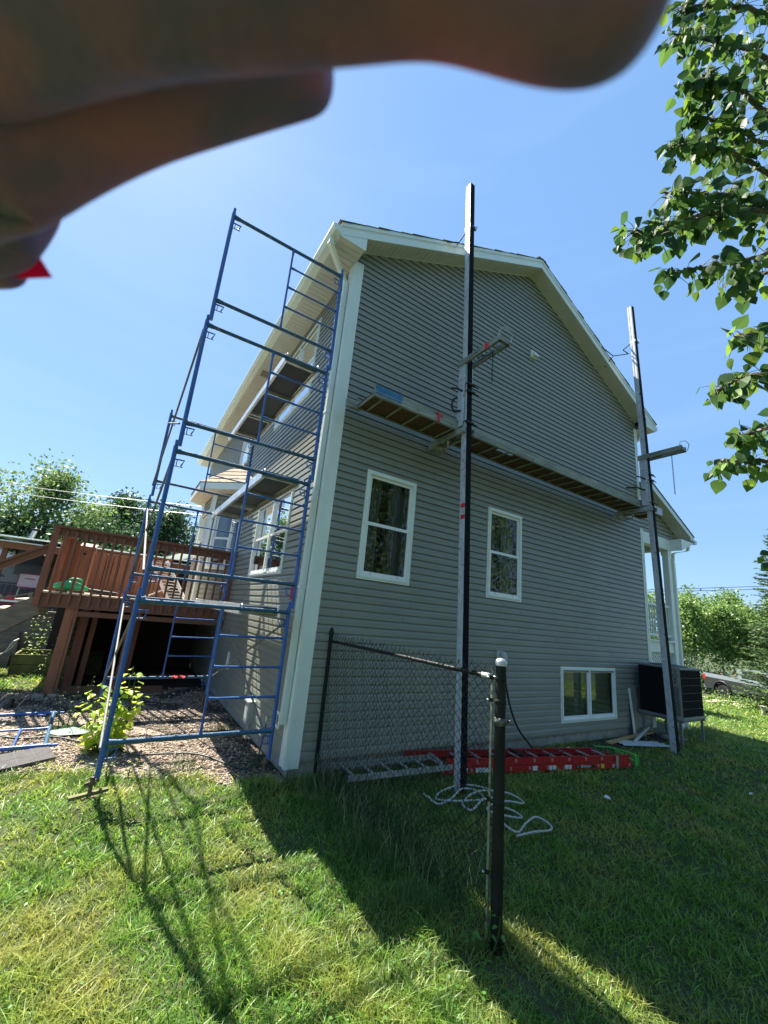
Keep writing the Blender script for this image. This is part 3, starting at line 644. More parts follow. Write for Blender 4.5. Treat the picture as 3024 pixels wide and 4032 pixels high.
# ------------------------------------------------------------------ scaffold
scaf = thing('scaffold', 'tall blue tube scaffold tower of stacked ladder frames beside the house corner', 'scaffold', (-1.1, 1.5, G0))
FH = 1.57
def leglug(mb, x, z, s, y=0):
    mb.tube([(x, y, z), (x + s * .11, y, z + .004), (x + s * .085, y, z - .06)], .009, 6); mb.tube([(x, y, z - .075), (x + s * .105, y, z - .072)], .006, 6); mb.box(x + s * .04 - .004, x + s * .04 + .004, y - .012, y + .012, z - .07, z)
def make_frame(parent, name='scaffold_frame'):
    """top bar at z=0, right leg at x=0, left at -1.524"""
    Wf = 1.524; fr = bpy.data.objects.new(name, None); COL.objects.link(fr); fr.empty_display_size = .05
    fr.parent = parent
    for x in (0, -Wf):
        m = MB(); m.tube([(x, 0, -1.52), (x, 0, .05)], .0235, 12); m.tube([(x, 0, .05), (x, 0, .12)], .017, 10); s = -1 if x == 0 else 1
        leglug(m, x, -.09, s); leglug(m, x, -1.30, s)
        o = m.build('leg', BLUE, fr, (0, 0, 0)); o.location = (0, 0, 0)
    def bar(z, name, r=.0225, x0=-Wf, x1=0, m_=BLUEG):
        m = MB(); k = .10; m.tube([(x0, 0, z), (x0 + k * .4, 0, z), (x0 + k, 0, z), (x1 - k, 0, z), (x1 - k * .4, 0, z), (x1, 0, z)], [r * 1.35, r * 1.3, r, r, r * 1.3, r * 1.35], 10); o = m.build(name, m_, fr, (0, 0, 0)); o.location = (0, 0, 0)
    bar(0, 'cross_bar'); bar(-1.245, 'cross_bar')
    m = MB(); m.tube([(-.73, 0, -1.245), (-.73, 0, -1.15), (-.73, 0, -.1), (-.73, 0, 0)], [.019, .0135, .0135, .022], 8); o = m.build('ladder_upright', BLUE, fr, (0, 0, 0)); o.location = (0, 0, 0)
    for z in (-.29, -.60, -.905): bar(z, 'rung', .0125, -.73, 0, BLUE)
    return fr
SC0 = Vector(scaf.location)
def put_frame(fr, x, y, z, rz=0, rx=0): fr.location = Vector((x, y, z)) - SC0; fr.rotation_euler = (rx, -.012, rz)
proto = make_frame(scaf)
spots = [(1.645, 0), (3.21, 0), (4.79, 0), (6.379, 0)]
first = True
for z, k in spots:
    f = proto if first else copy_tree(proto, scaf); first = False
    put_frame(f, -.300 + .006 * z, -.141 - .010 * z, z, .002)
for z in (1.637, 3.247, 4.871):
    f = copy_tree(proto, scaf); put_frame(f, -.394 + .004 * z, 3.147 - .006 * z, z, .039)
def jack(x, y, z0, z1, wood=False):
    m = MB(); m.tube([(x, y, z0), (x, y, z1)], .016, 8); m.lathe([(.0, 0), (.035, 0), (.035, .02), (.02, .03), (.02, .05)], (x, y, z1 - .06), 10); m.beam((x - .05, y - .03, z1 - .05), (x + .05, y + .03, z1 - .035), .012, .03)
    m.box(x - .06, x + .06, y - .06, y + .06, z0, z0 + .008); m.build('jack_leg', mat('rusty_steel', (.16, .11, .08), .8, .4, var=.4, scale=30), scaf)
jack(-.30, -.14, -.06, .14); jack(-1.825, -.14, -.06, .11); jack(-.394, 3.147, -.155, .12); jack(-1.92, 3.09, -.155, .12)
def brace(a, b):
    m = MB(); m.tube([a, b], .0125, 8); m.build('cross_brace', mat('brace_grey', (.15, .15, .145), .7, .1, var=.3, scale=12), scaf)
for zt, zb in ((1.52, .34),): brace((-.31, -.13, zt), (-.40, 3.12, zb)); brace((-.33, -.12, zb), (-.38, 3.13, zt))
for zt, zb in ((1.55, .33), (3.12, 1.92), (4.72, 3.52)):
    brace((-1.81, -.15, zt), (-1.91, 3.08, zb)); brace((-1.825, -.13, zb), (-1.90, 3.09, zt))
for z in (2.38, ): 
    m = MB(); m.tube([(-.287, -.163, 1.79), (-.286, -.164, 1.93)], .0245, 10); m.build('red_tape_wrap', REDT, scaf)
m = MB(); m.tube([(-.62, -.205, 6.379 + .004), (-.56, -.205, 6.379 + .004)], .0225, 10); m.build('red_tape_wrap', REDT, scaf)
# wooden packer under left leg
m = MB(); m.beam((-1.97, -.175, -.03), (-1.69, -.115, -.008), .045, .025); tag(m.build('board', GREENW, None, (-1.85, -.15, 0)), 'short weathered board under the near left scaffold leg', 'board')
# scaffold planks
def plank(x0, x1, z, lab, nm='scaffold_plank'):
    y0, y1 = -.17 - .01 * z, 3.18; t = thing(nm, lab, 'scaffold plank', ((x0 + x1) / 2, 1.5, z), 'aluminium scaffold planks with dark plywood decks')
    for x in (x0, x1 - .035):
        m = MB(); m.prism([(x, y0 + .03, z - .075), (x + .035, y0 + .03, z - .075), (x + .035, y0 + .03, z - .068), (x + .010 if x == x0 else x + .035, y0 + .03, z - .06), (x + .010 if x == x0 else x + .035, y0 + .03, z + .02), (x + .035, y0 + .03, z + .026), (x + .035, y0 + .03, z + .034), (x, y0 + .03, z + .034)] if x == x0 else
                [(x, y0 + .03, z - .075), (x + .035, y0 + .03, z - .075), (x + .035, y0 + .03, z + .034), (x, y0 + .03, z + .034), (x, y0 + .03, z + .026), (x + .025, y0 + .03, z + .02), (x + .025, y0 + .03, z - .06), (x, y0 + .03, z - .068)], (0, y1 - y0 - .06, 0))
        for k in range(4): m.tube([(x - .003, y0 + .35 + k * .8, z - .02), (x + .038, y0 + .35 + k * .8, z - .02)], .008, 6)
        m.build('side_rail', ALU, t)
    m = MB(); m.box(x0 + .03, x1 - .03, y0 + .04, y1 - .04, z + .012, z + .024); m.build('deck_board', PLY, t)
    y = y0 + .06
    while y < y1:
        m = MB(); m.box(x0 + .012, x1 - .012, y, y + .045, z - .045, z + .010); m.build('cross_member', ALUD, t); y += .98 if (y < y0 + .5) else (.11 if int((y - y0) * 10) % 2 else .87)
    for x in (x0 + .02, x1 - .02):
        for yy, s in ((y0, 1), (y1, -1)):
            m = MB(); yb_ = (-.141 - .010 * z) if s > 0 else 3.125 ; a = [(x, yb_ + s * .10, z + .0), (x, yb_ + s * .035, z + .004), (x, yb_ + s * .03, z + .028), (x, yb_, z + .034), (x, yb_ - s * .03, z + .022), (x, yb_ - s * .034, z - .01)]
            m.tube(a, .009, 8); m.build('hook', ALU, t)
plank(-.85, -.39, 4.80, 'topmost scaffold plank, under the eave and above the upper window')
plank(-.87, -.40, 3.22, 'middle scaffold plank, just above the lower twin window')
plank(-.85, -.41, 1.655, 'lowest scaffold plank, level with the deck floor')

# loose frame on gravel
fr = make_frame(None, 'ladder_frame')
tag(fr, 'blue scaffold ladder frame lying flat on the gravel by the deck', 'scaffold frame')
ux = Vector((.06, -.998, 0)).normalized(); uz = Vector((.998, .06, 0)).normalized(); uy = uz.cross(ux)
fr.matrix_world = Matrix(((ux.x, uy.x, uz.x, -2.33), (ux.y, uy.y, uz.y, 1.60), (ux.z, uy.z, uz.z, G0 + .05), (0, 0, 0, 1)))

# ------------------------------------------------------------------ pump-jack staging
def pole(xb, yb_, xt, yt, zt, lab):
    t = thing('staging_pole', lab, 'pole', (xb, yb_, G0), 'tall aluminium staging poles in front of the gable wall')
    a = Vector((xb, yb_, G0 - .02)); b = Vector((xt, yt, zt)); D = b - a
    m = MB(); m.beam(a, b, .096, .102, up=(0, 1, 0)); 
    for s in (-.03, .026):   # raised edges on the side faces
        m.beam(a + Vector((-.0495, s, 0)), b + Vector((-.0495, s, 0)), .003, .012, up=(0, 1, 0))
    m.build('pole', POLEM, t)
    m = MB(); m.beam(a + Vector((0, -.057, 0)), b + Vector((0, -.057, 0)) - D * .0, .090, .012, up=(0, 1, 0))
    m.build('rubber_facing', RUBBER, t)
    m = MB(); 
    for f in (.345, .362): p = a + D * f + Vector((0, -.002, 0)); m.box(p.x - .0515, p.x + .030, p.y - .047, p.y + .03, p.z, p.z + .06)
    if xb < 4: m.build('red_marking', REDT, t)
    # brace at the top back to the roof
    f = (zt - .98 - a.z) / (zt - a.z); p = a + D * f
    m = MB(); m.box(p.x - .048, p.x + .048, p.y - .062, p.y - .055, p.z - .03, p.z + .03); m.box(p.x - .048, p.x + .048, p.y + .05, p.y + .058, p.z - .03, p.z + .03)
    for s in (-1, 1): m.box(p.x + s * .046 - .003, p.x + s * .046 + .003, p.y - .062, p.y + .058, p.z - .03, p.z + .03)
    m.tube([(p.x - .02, p.y - .05, p.z), (p.x + .10, p.y - .075, p.z + .02), (p.x + .12, p.y - .075, p.z + .06)], .008, 6); m.box(p.x + .05, p.x + .09, p.y - .08, p.y - .04, p.z - .04, p.z + .02)
    m.build('brace_clamp', STEEL, t)
    return t, a, D, p
pA, aA, DA, qA = pole(1.775, -.93, 1.74, -.60, 9.28, 'taller-looking aluminium pole with black face nearest the fence and house corner')
pB, aB, DB, qB = pole(6.98, -.93, 6.93, -.72, 9.50, 'aluminium pole with black face standing in front of the heat pump')
def roofbrace(t, p, pts):
    m = MB()
    for a, b in pts: m.tube([a, b], .011, 6)
    m.build('roof_brace', DARKM, t)
roofbrace(pA, qA, [((qA.x - .01, qA.y + .05, qA.z), (1.70, -.42, 8.16)), ((1.70, -.42, 8.16), (1.42, -.26, 8.14)), ((1.70, -.42, 8.16), (1.80, -.24, 8.32)), ((1.42, -.26, 8.14), (1.42, .0, 8.15)), ((1.80, -.24, 8.32), (1.80, .1, 8.34))])
roofbrace(pB, qB, [((qB.x, qB.y + .05, qB.z), (6.80, -.56, qB.z - .18)), ((6.80, -.56, qB.z - .18), (6.92, -.62, qB.z - .26)), ((6.92, -.62, qB.z - .26), (6.66, -.40, 8.20)), ((6.66, -.40, 8.20), (6.0, -.22, 8.50)), ((6.66, -.40, 8.20), (6.62, -.2, 7.98))])
def chain(mb, a, n, sag=None):
    p = Vector(a)
    for i in range(n):
        ax = (1, 0) if i % 2 else (0, 1); L_ = .022; w_ = .010; pts = []
        for k in range(8):
            t = 2 * math.pi * k / 8; pts.append(p + Vector((ax[0] * w_ * math.cos(t), ax[1] * w_ * math.cos(t), -.018 + L_ * math.sin(t))))
        mb.tube(pts, .0035, 4, close=True); p = p + Vector((0, 0, -.034))
def jackset(name, a, D, z0, lab, red=False, blue=False, flip=False):
    """pump jack clamped on a pole; z0 = level of the lower arm"""
    f = lambda z: a + D * ((z - a.z) / D.z)
    c = f(z0 + .6); x, y = c.x, c.y; t = thing(name, lab, 'pump jack', (x, y, z0), 'pump jacks holding the staging platform')
    m = MB()
    for s in (-1, 1):
        xx = x + s * .082; m.box(xx - .004, xx + .004, y - .02, y + .10, z0 + .05, z0 + 1.13); m.box(xx - s * .0 - (0 if s > 0 else 0) - .02 * (s > 0) , xx + .02 * (s < 0), y - .024, y - .018, z0 + .05, z0 + 1.13); m.box(min(xx, xx - s * .02), max(xx, xx - s * .02), y + .10, y + .105, z0 + .05, z0 + 1.13)
    m.build('housing', POLEM, t)
    m = MB(); m.box(x - .082, x - .0795, y + .02, y + .07, z0 + .08, z0 + .52, 0)
    if blue: m.build('blue_marking', BLUET, t)
    else: m.build('worn_marking', STICK, t)
    m = MB()   # lower arm toward the wall
    for s in (-1, 1):
        xx = x + s * .085; m.box(xx - .022, xx + .022, y - .10, y + .60, z0 - .075, z0 - .068); m.box(xx - .004 + s * .02, xx + .004 + s * .02, y - .10, y + .60, z0 - .068, z0 + .0); m.box(xx - .022, xx + .022, y - .10, y + .60, z0 + .0, z0 + .005)
    for q in (.12, .35, .57): m.box(x - .06, x + .06, y + q, y + q + .03, z0 - .06, z0 - .02)
    m.box(x - .13, x + .13, y + .56, y + .68, z0 - .14, z0 - .01); m.tube([(x - .06, y + .3, z0 - .05), (x - .02, y + .34, z0 - .16), (x + .05, y + .5, z0 - .17), (x + .06, y + .56, z0 - .1)], .012, 6)
    m.build('lower_arm', ALUD, t)
    m = MB(); zu = z0 + 1.13; y1 = y - .72   # upper arm away from the wall
    for s in (-1, 1):
        xx = x + s * .085; m.box(xx - .003, xx + .003, y1, y + .13, zu - .045, zu + .055); m.box(xx - .02, xx + .02, y1, y + .13, zu - .050, zu - .045)
        m.box(xx - .0045, xx + .0045, y - .28, y - .10, zu + .0, zu + .012, 1)
    m.box(x - .082, x + .082, y1 - .004, y1 + .04, zu - .05, zu + .02); m.box(x - .082, x + .082, y + .09, y + .13, zu - .04, zu + .03); m.box(x - .08, x + .08, y1 + .16, y1 + .19, zu - .04, zu + .03)
    m.build('upper_arm', [ALUW, BLACKL], t)
    m = MB(); m.tube([(x - .085, y1 + .04, zu + .05), (x - .085, y1 + .03, zu + .13), (x - .085, y1 - .06, zu + .12), (x + .085, y1 - .06, zu + .10), (x + .085, y1 - .02, zu - .03)], .007, 6); m.build('wire_bail', STEEL, t)
    if red: m = MB(); m.box(x - .0895, x - .0800, y1 + .22, y1 + .30, zu - .052, zu + .0565); m.build('red_band', REDT, t)
    m = MB(); chain(m, (x + .02, y1 + .24, zu - .04), 15 if not flip else 26)
    if not flip:
        q = [(x + .02, y1 + .24, zu - .045), (x, y1 + .34, zu - .03), (x - .02, y1 + .46, zu - .06), (x - .0, y1 + .55, zu - .03)]
        for i in range(9):
            u = i / 9; P = Vector(q[0]).lerp(Vector(q[3]), u) + Vector((0, 0, -.03 * math.sin(math.pi * u * 2))); mm = [P + Vector((.0, .02 * math.cos(k * math.pi / 4), .011 * math.sin(k * math.pi / 4))) for k in range(8)]
            m.tube(mm, .004, 4, close=True)
    m.build('chain', DARKM, t)
    for z in (z0 + .10, z0 + .60, z0 + .72):
        m = MB(); m.tube([(x - .07, y - .085, z), (x + .07, y - .085, z)], .022, 10); m.tube([(x - .09, y - .05, z - .02), (x - .09, y - .08, z), (x + .09, y - .08, z)], .009, 6)
        m.tube([(x + .05, y - .085, z), (x + .14, y - .10, z - .02)], .010, 6); m.build('roller', DARKM, t)
    m = MB(); m.tube([(x - .08, y, z0 + .62), (x - .15, y + .05, z0 + .66), (x - .18, y + .14, z0 + .70)], .014, 8); m.build('release_lever', DARKM, t); m = MB()
    m.tube([(x - .08, y + .02, z0 + .30), (x - .13, y + .13, z0 + .33), (x - .14, y + .17, z0 + .42), (x - .14, y + .15, z0 + .52), (x - .10, y + .10, z0 + .545)] if not flip else [(x - .08, y + .02, z0 + .38), (x - .12, y + .16, z0 + .46), (x - .13, y + .38, z0 + .50)], .016, 8)
    m.build('crank_handle', DARKM, t)
    return t
jackset('pump_jack', aA, DA, 4.44, 'pump jack with red-banded arm and blue paint on the pole nearest the fence', red=True, blue=True)
jackset('pump_jack', aB, DB, 4.42, 'worn grey pump jack on the pole beside the heat pump', flip=True)
# platform
pf = thing('staging_platform', 'long aluminium staging platform with strand-board deck hung along the gable wall', 'staging platform', (4, -.5, 4.44))
X0, X1, Y0, Y1, ZP = .22, 7.78, -.685, -.22, 4.445
for (y, s) in ((Y0, -1), (Y1, 1)):
    m = MB(); m.box(X0, X1, y - .003, y + .003, ZP, ZP + .155); m.box(X0, X1, min(y, y - s * .03), max(y, y - s * .03), ZP - .006, ZP - .0005); m.box(X0, X1, min(y, y - s * .02), max(y, y - s * .02), ZP + .1555, ZP + .160); m.box(X0, X1, y + s * .003, y + s * .007, ZP + .055, ZP + .066); m.box(X0, X1, y + s * .003, y + s * .006, ZP + .01, ZP + .025)
    if s > 0: m.box(X0 - .16, X0 + .05, y - .02, y + .03, ZP - .02, ZP + .10)
    x = X0 + .1
    while x < X1: m.tube([(x, y + s * .002, ZP + .035), (x, y + s * .010, ZP + .035)], .008, 6, mi=1); m.tube([(x + .11, y + s * .002, ZP + .11), (x + .11, y + s * .009, ZP + .11)], .005, 6, mi=1); x += .305
    m.build('side_rail', [ALUW, BLACKL], pf)
m = MB(); m.box(X0 + .0, 2.62, Y0 + .005, Y1 - .005, ZP + .030, ZP + .042); m.box(2.63, X1 - .03, Y0 + .16, Y1 - .005, ZP + .030, ZP + .042); m.box(3.0, X1 - .03, Y0 + .005, Y0 + .159, ZP + .030, ZP + .042); m.build('deck_board', OSB, pf)
x = X0 + .16
while x < X1:
    m = MB(); m.tube([(x, Y0, ZP + .012), (x, Y1, ZP + .012)], .0155, 8); m.build('rung', ALUW, pf); x += .305
m = MB(); m.box(X0 + .02, X0 + .42, Y0 - .0045, Y0 - .0036, ZP + .035, ZP + .155)
for k in range(21): m.box(X0 + .02 + k * .02, X0 + .04 + k * .02, Y0 - .0048, Y0 - .0036, ZP + .03 + .012 * math.sin(k * 1.7), ZP + .158)
m.build('blue_marking', BLUET, pf)
m = MB(); m.box(1.27, 1.32, Y0 - .012, Y0 - .0072, ZP + .005, ZP + .10); m.beam((1.24, Y0 - .014, ZP + .12), (1.37, Y0 - .016, ZP + .10), .004, .022, up=(0, 0, 1)); m.tube([(1.28, Y0 - .012, ZP + .16), (1.30, Y0 - .014, ZP + .10)], .006, 5); m.build('red_ribbon', REDT, pf)
m = MB(); m.box(X0, X0 + .02, Y0, Y1, ZP - .01, ZP + .02); m.box(X1 - .02, X1, Y0, Y1, ZP, ZP + .15); m.build('end_plate', ALUW, pf)
m = MB(); m.box(7.45, 7.79, Y0 - .012, Y0 - .0075, ZP - .0, ZP + .165); m.build('grey_end_sleeve', ALUD, pf)

# ------------------------------------------------------------------ fence
fe = thing('chain_link_fence', 'black chain-link fence panel running from the gable wall to the near post', 'fence', (.36, -1.4, G0))
FX = .355
m = MB(); m.tube([(.355, -.035, G0), (.35, -.03, 1.43)], .024, 12); m.lathe([(.027, 0), (.030, .02), (.027, .05), (.012, .085), (.0, .095)], (.35, -.03, 1.42), 12); m.build('fence_post', BLACKP, fe)
m = MB(); m.tube([(.372, -2.745, G0 - .05), (.375, -2.74, .6), (.376, -2.735, 1.46)], .036, 20); m.build('fence_post', FADED, fe)
m = MB(); m.lathe([(.039, 0), (.040, .025), (.035, .036), (.02, .048), (.0, .051)], (.376, -2.735, 1.45), 20); m.build('post_cap', STEEL, fe)
m = MB(); m.tube([(.35, -.05, 1.345), (.355, -1.4, 1.36), (.36, -2.60, 1.365)], .0165, 12); m.build('top_rail', BLACKP, fe)
m = MB(); m.tube([(.36, -2.585, 1.365), (.362, -2.66, 1.365)], .022, 12); m.tube([(.362, -2.66, 1.365), (.364, -2.70, 1.365)], .012, 8); m.tube([(.33, -2.67, 1.38), (.345, -2.67, 1.38)], .008, 6); m.build('rail_end_cup', STEEL, fe)
for z in (1.365, 1.22, .22, .62):
    m = MB(); m.lathe([(.0365, 0), (.0385, .002), (.0385, .024), (.0365, .026)], (.374, -2.738, z - .013), 20); m.beam((.345, -2.70, z), (.325, -2.672, z), .004, .024); m.build('tension_band', FADED, fe)
    m = MB(); m.tube([(.315, -2.68, z), (.345, -2.665, z)], .006, 6); m.lathe([(0, 0), (.010, 0), (.010, .008), (0, .009)], (.322, -2.675, z - .004), 8); m.build('band_bolt', STEEL, fe)
m = MB(); m.beam((.345, -2.69, G0 - .02), (.345, -2.685, 1.42), .018, .006, up=(1, 0, 0)); m.build('tension_bar', mat('weathered_bar', (.20, .20, .14), .7, .2, var=.3, scale=20), fe)
m = MB(); m.lathe([(.037, 0), (.043, .005), (.043, .045), (.037, .05)], (.374, -2.738, 1.07), 20); m.box(.405, .455, -2.75, -2.742, 1.075, 1.115); m.box(.405, .455, -2.735, -2.727, 1.075, 1.115); m.tube([(.44, -2.77, 1.10), (.44, -2.70, 1.10)], .006, 6); m.tube([(.445, -2.76, 1.08), (.47, -2.775, 1.075)], .005, 6); m.build('hinge_clamp', mat('worn_black_steel', (.06, .06, .055), .5, .4, scale=40, col2=(.35, .35, .33), thr=(.5, .75)), fe)
m = MB(); n = 75; dz = .036; ytop = 1.42
for i in range(n):
    y = -.07 - i * .0352; zt = 1.405 + .03 * RNG.random(); pts = []; z = zt; k = 0
    while z > G0 + .02:
        off = .0185 * (1 if (k + i) % 2 else -1); pts.append((.3375 + .004 * (1 if k % 2 else -1) + .012 * math.sin(y * 2 + z) + .006 * math.sin(z * 9 + i), y + off, z)); z -= dz; k += 1
    pts.insert(0, (pts[0][0] + .01, pts[0][1] + RNG.uniform(-.02, .02), pts[0][2] + .02)); m.tube(pts, .0026, 4, cap=False, smooth=False)
m.build('wire_mesh', BLACKP, fe)

# ------------------------------------------------------------------ ladders
ld = thing('extension_ladder', 'red fibreglass extension ladder lying on the grass along the wall', 'ladder', (3.5, -.85, G0))
a = Vector((1.86, -.50, 0)); b = Vector((5.02, -1.18, 0)); d = (b - a).normalized(); nrm = Vector((-d.y, d.x, 0)); Ll = (b - a).length
def rail(name, off, z0, z1, s0, s1, sgn, par=ld, mt=REDF, holes=True):
    m = MB(frameM(a + nrm * off, d, nrm)); m.box(s0, s1, -.003, .003, z0, z1); m.box(s0, s1, min(0, sgn * .03), max(0, sgn * .03), z0, z0 + .005); m.box(s0, s1, min(0, sgn * .03), max(0, sgn * .03), z1 - .005, z1)
    o = m.build(name, mt, par)
    if holes:
        m = MB(frameM(a + nrm * off, d, nrm)); s = s0 + .13; zc = (z0 + z1) / 2
        while s < s1:
            t_ = -sgn * .0035; m.tube([(s + .016 * math.cos(q * math.pi / 5) * .75, t_, zc + .019 * math.sin(q * math.pi / 5)) for q in range(10)], .0035, 4, close=True); s += .305
        h_ = m.build('rung_socket', ALU, o)
    return o
zb = G0 + .02
rn = rail('side_rail', 0, zb + .005, zb + .085, 0, Ll, 1); rail('side_rail', .42, zb + .005, zb + .085, 0, Ll, -1, holes=False)
rf = rail('side_rail', .025, zb + .092, zb + .165, .10, Ll - .02, 1); rail('side_rail', .395, zb + .092, zb + .165, -.35, Ll - .35, -1, holes=False)
for k in range(10):
    m = MB(frameM(a, d, nrm)); s = .10 + k * .315; m.tube([(s, .0, zb + .045), (s, .42, zb + .045)], .015, 8); m.build('rung', ALU, ld)
    m = MB(frameM(a, d, nrm)); s = .02 + k * .315; m.tube([(s, .03, zb + .13), (s, .395, zb + .13)], .016, 8); m.build('rung', ALU, ld)
m = MB(frameM(a, d, nrm))
for s0, s1 in ((.28, .38), (.50, .72), (1.40, 1.48), (1.68, 1.73), (1.74, 1.80), (1.96, 2.02), (2.03, 2.07)): m.box(s0, s1, -.005, -.0032, zb + .015, zb + .07)
m.build('sticker', STICK, rn)
m = MB(frameM(a, d, nrm)); m.box(2.62, 2.68, -.005, -.0032, zb + .015, zb + .07); m.build('sticker', YEL, rn)
m = MB(frameM(a, d, nrm)); m.box(2.15, 2.50, -.005, -.0032, zb + .024, zb + .062); lb = m.build('label_plate', BLACKL, rn)
Mt = frameM(a + d * 2.33 - nrm * .0056 + Vector((0, 0, zb + .043)), d, Vector((0, 0, 1)), -nrm)
text_mesh('label_text', 'LOUISVILLE', .038, Mt, LETTER, rn, .0004)
m = MB(Mt); m.prism([(-.155, -.012, 0), (-.14, 0, 0), (-.155, .012, 0), (-.148, .012, 0), (-.133, 0, 0), (-.148, -.012, 0)], (0, 0, .0006)); m.build('label_arrow', LETTER, rn)
m = MB(frameM(a, d, nrm)); m.box(Ll - .32, Ll - .27, -.008, -.004, zb, zb + .17); m.box(Ll - .40, Ll - .35, -.005, -.0032, zb + .01, zb + .06); m.build('end_bracket', STEEL, rn)
m = MB(frameM(a, d, nrm)); m.box(1.30, 1.36, .03, .40, zb + .15, zb + .175); m.tube([(1.2, .1, zb + .17), (1.4, .2, zb + .2), (1.7, .12, zb + .17), (2.2, .22, zb + .18)], .006, 6); m.build('pulley_rope', DARKM, ld)
m = MB()
e0 = a + d * (Ll - .28); pts = [e0 + nrm * .42, b + nrm * .35, b + nrm * .02 + d * .12, b - nrm * .03 + d * .05]
P = [Vector((p.x, p.y, zb + .175)) for p in pts]
for i in range(3): m.beam(P[i], P[i + 1], .032, .006)
m.beam(P[2], P[2] + Vector((.02, 0, -.16)), .006, .05, up=(0, 1, 0)); m.beam(P[3], P[3] + Vector((.03, .01, -.15)), .05, .006, up=(0, 1, 0)); m.beam(P[1] + Vector((.01, .02, 0)), P[2] + Vector((.03, -.02, -.12)), .022, .006)
tag(m.build('strap', GREENT, None, (5.1, -1.1, zb + .1)), 'bright green strap looped over the far end of the red ladder', 'strap')
gl_ = thing('aluminium_ladder', 'grey aluminium ladder lying in long grass under the fence', 'ladder', (1.1, -.4, G0))
a2 = Vector((.52, -.52, G0 + .10)); d2 = Vector((1.26, -.06, 0)).normalized(); n2 = Vector((-d2.y, d2.x, 0))
for off, s in ((0, 1), (.40, -1)):
    m = MB(frameM(a2 + n2 * off, d2, n2)); q = .06 if off in (.035, .265) else 0; m.box(0, 1.45, -.0015, .0015, q, q + .055); m.box(0, 1.45, min(0, s * .022), max(0, s * .022), q, q + .003); m.box(0, 1.45, min(0, s * .022), max(0, s * .022), q + .053, q + .056); m.build('side_rail', ALUD, gl_)
for k in range(6):
    m = MB(frameM(a2, d2, n2)); s = .10 + k * .25; m.tube([(s, 0, .028), (s, .40, .028)], .015, 8); m.build('rung', ALU, gl_)
# rope
rp = [(1.20, -.98), (1.17, -1.10), (1.22, -1.20), (1.42, -1.16), (1.68, -1.06), (1.86, -1.12), (1.80, -1.26), (1.55, -1.30), (1.34, -1.22), (1.30, -1.07), (1.48, -.98), (1.80, -.98), (2.05, -1.08), (1.98, -1.28), (1.70, -1.35), (1.45, -1.44), (1.52, -1.24), (1.85, -1.16), (2.14, -1.28), (2.22, -1.42), (2.10, -1.54), (1.95, -1.46), (1.78, -1.40), (1.62, -1.50), (1.66, -1.70), (1.84, -1.74), (1.90, -1.60), (1.72, -1.50), (1.56, -1.72), (1.58, -1.90), (1.75, -1.86), (1.96, -1.82), (2.03, -1.92), (1.90, -2.02), (1.66, -2.02), (1.50, -1.96)]
rp3 = catmull([(x, y, G0 + .075 + .02 * math.sin(i * 1.9)) for i, (x, y) in enumerate(rp)], 8)
m = MB()
for ph in (0, 2.09, 4.19):
    pts = []; s = 0
    for i, p in enumerate(rp3):
        t = (rp3[min(i + 1, len(rp3) - 1)] - rp3[max(i - 1, 0)]).normalized(); sd = Vector((-t.y, t.x, 0)).normalized(); up = t.cross(sd); s += .9
        pts.append(p + (sd * math.cos(s + ph) + up * math.sin(s + ph)) * .0042)
    m.tube(pts, .0062, 6)
tag(m.build('rope', ROPE, None, (1.7, -1.4, G0)), 'white twisted rope lying in loose loops on the shaded grass', 'rope')
# heat pump on stand
hp = thing('heat_pump', 'black louvred heat pump on a metal stand by the gable corner', 'heat pump', (7.95, -.5, G0))
hx0, hx1, hy0, hy1, hz0, hz1 = 7.46, 8.54, -.86, -.12, .335, 1.255
CH = .125
m = MB(); m.prism([(hx0 + .02, hy1 - .02, hz0 + .02), (hx0 + .02, hy0 + CH, hz0 + .02), (hx0 + CH, hy0 + .02, hz0 + .02), (hx1 - .02, hy0 + .02, hz0 + .02), (hx1 - .02, hy1 - .02, hz0 + .02)], (0, 0, hz1 - hz0 - .04)); m.build('core', HPB, hp)
def louvre(M, w_, z0, z1, name):
    m = MB(M); z = z0
    while z < z1: m.add([(0, .0, z), (w_, .0, z), (w_, .016, z + .012), (0, .016, z + .012), (0, .0, z + .016), (w_, 0, z + .016)], [(0, 1, 2, 3), (3, 2, 5, 4)]); z += .0205
    n = int(w_ / .06)
    for i in range(n + 1): m.box(w_ * i / n - .002, w_ * i / n + .002, 0, .012, z0, z1)
    for i in range(7): zz = z0 + (z1 - z0) * i / 6; m.box(0, w_, .0, .0185, zz - .004, zz + .004)
    m.build(name, HPB, hp)
louvre(frameM((hx0 + .02, hy1 - .03, 0), (0, -1, 0), (-1, 0, 0)), hy1 - hy0 - CH - .03, hz0 + .03, hz1 - .03, 'louvre_panel')
louvre(frameM((hx0 + CH + .005, hy0 + .02, 0), (1, 0, 0), (0, -1, 0)), hx1 - hx0 - CH - .04, hz0 + .03, hz1 - .03, 'louvre_panel')
def pan(m, o, z0, z1): m.prism([(hx0 - o, hy1 + o, z0), (hx0 - o, hy0 + CH - .02, z0), (hx0 + CH - .02, hy0 - o, z0), (hx1 + o, hy0 - o, z0), (hx1 + o, hy1 + o, z0)], (0, 0, z1 - z0))
m = MB(); pan(m, .01, hz1 - .018, hz1 + .012); m.lathe([(.33, 0), (.345, .012), (.34, .02), (.30, .022), (.29, .005)], ((hx0 + hx1) / 2, (hy0 + hy1) / 2, hz1 + .012), 28); m.build('top_cover', HPG, hp)
m = MB(); 
for k in range(12): r_ = .04 + .022 * k; m.tube([((hx0 + hx1) / 2 + r_ * math.cos(q * math.pi / 12), (hy0 + hy1) / 2 + r_ * math.sin(q * math.pi / 12), hz1 + .03) for q in range(24)], .003, 4, close=True)
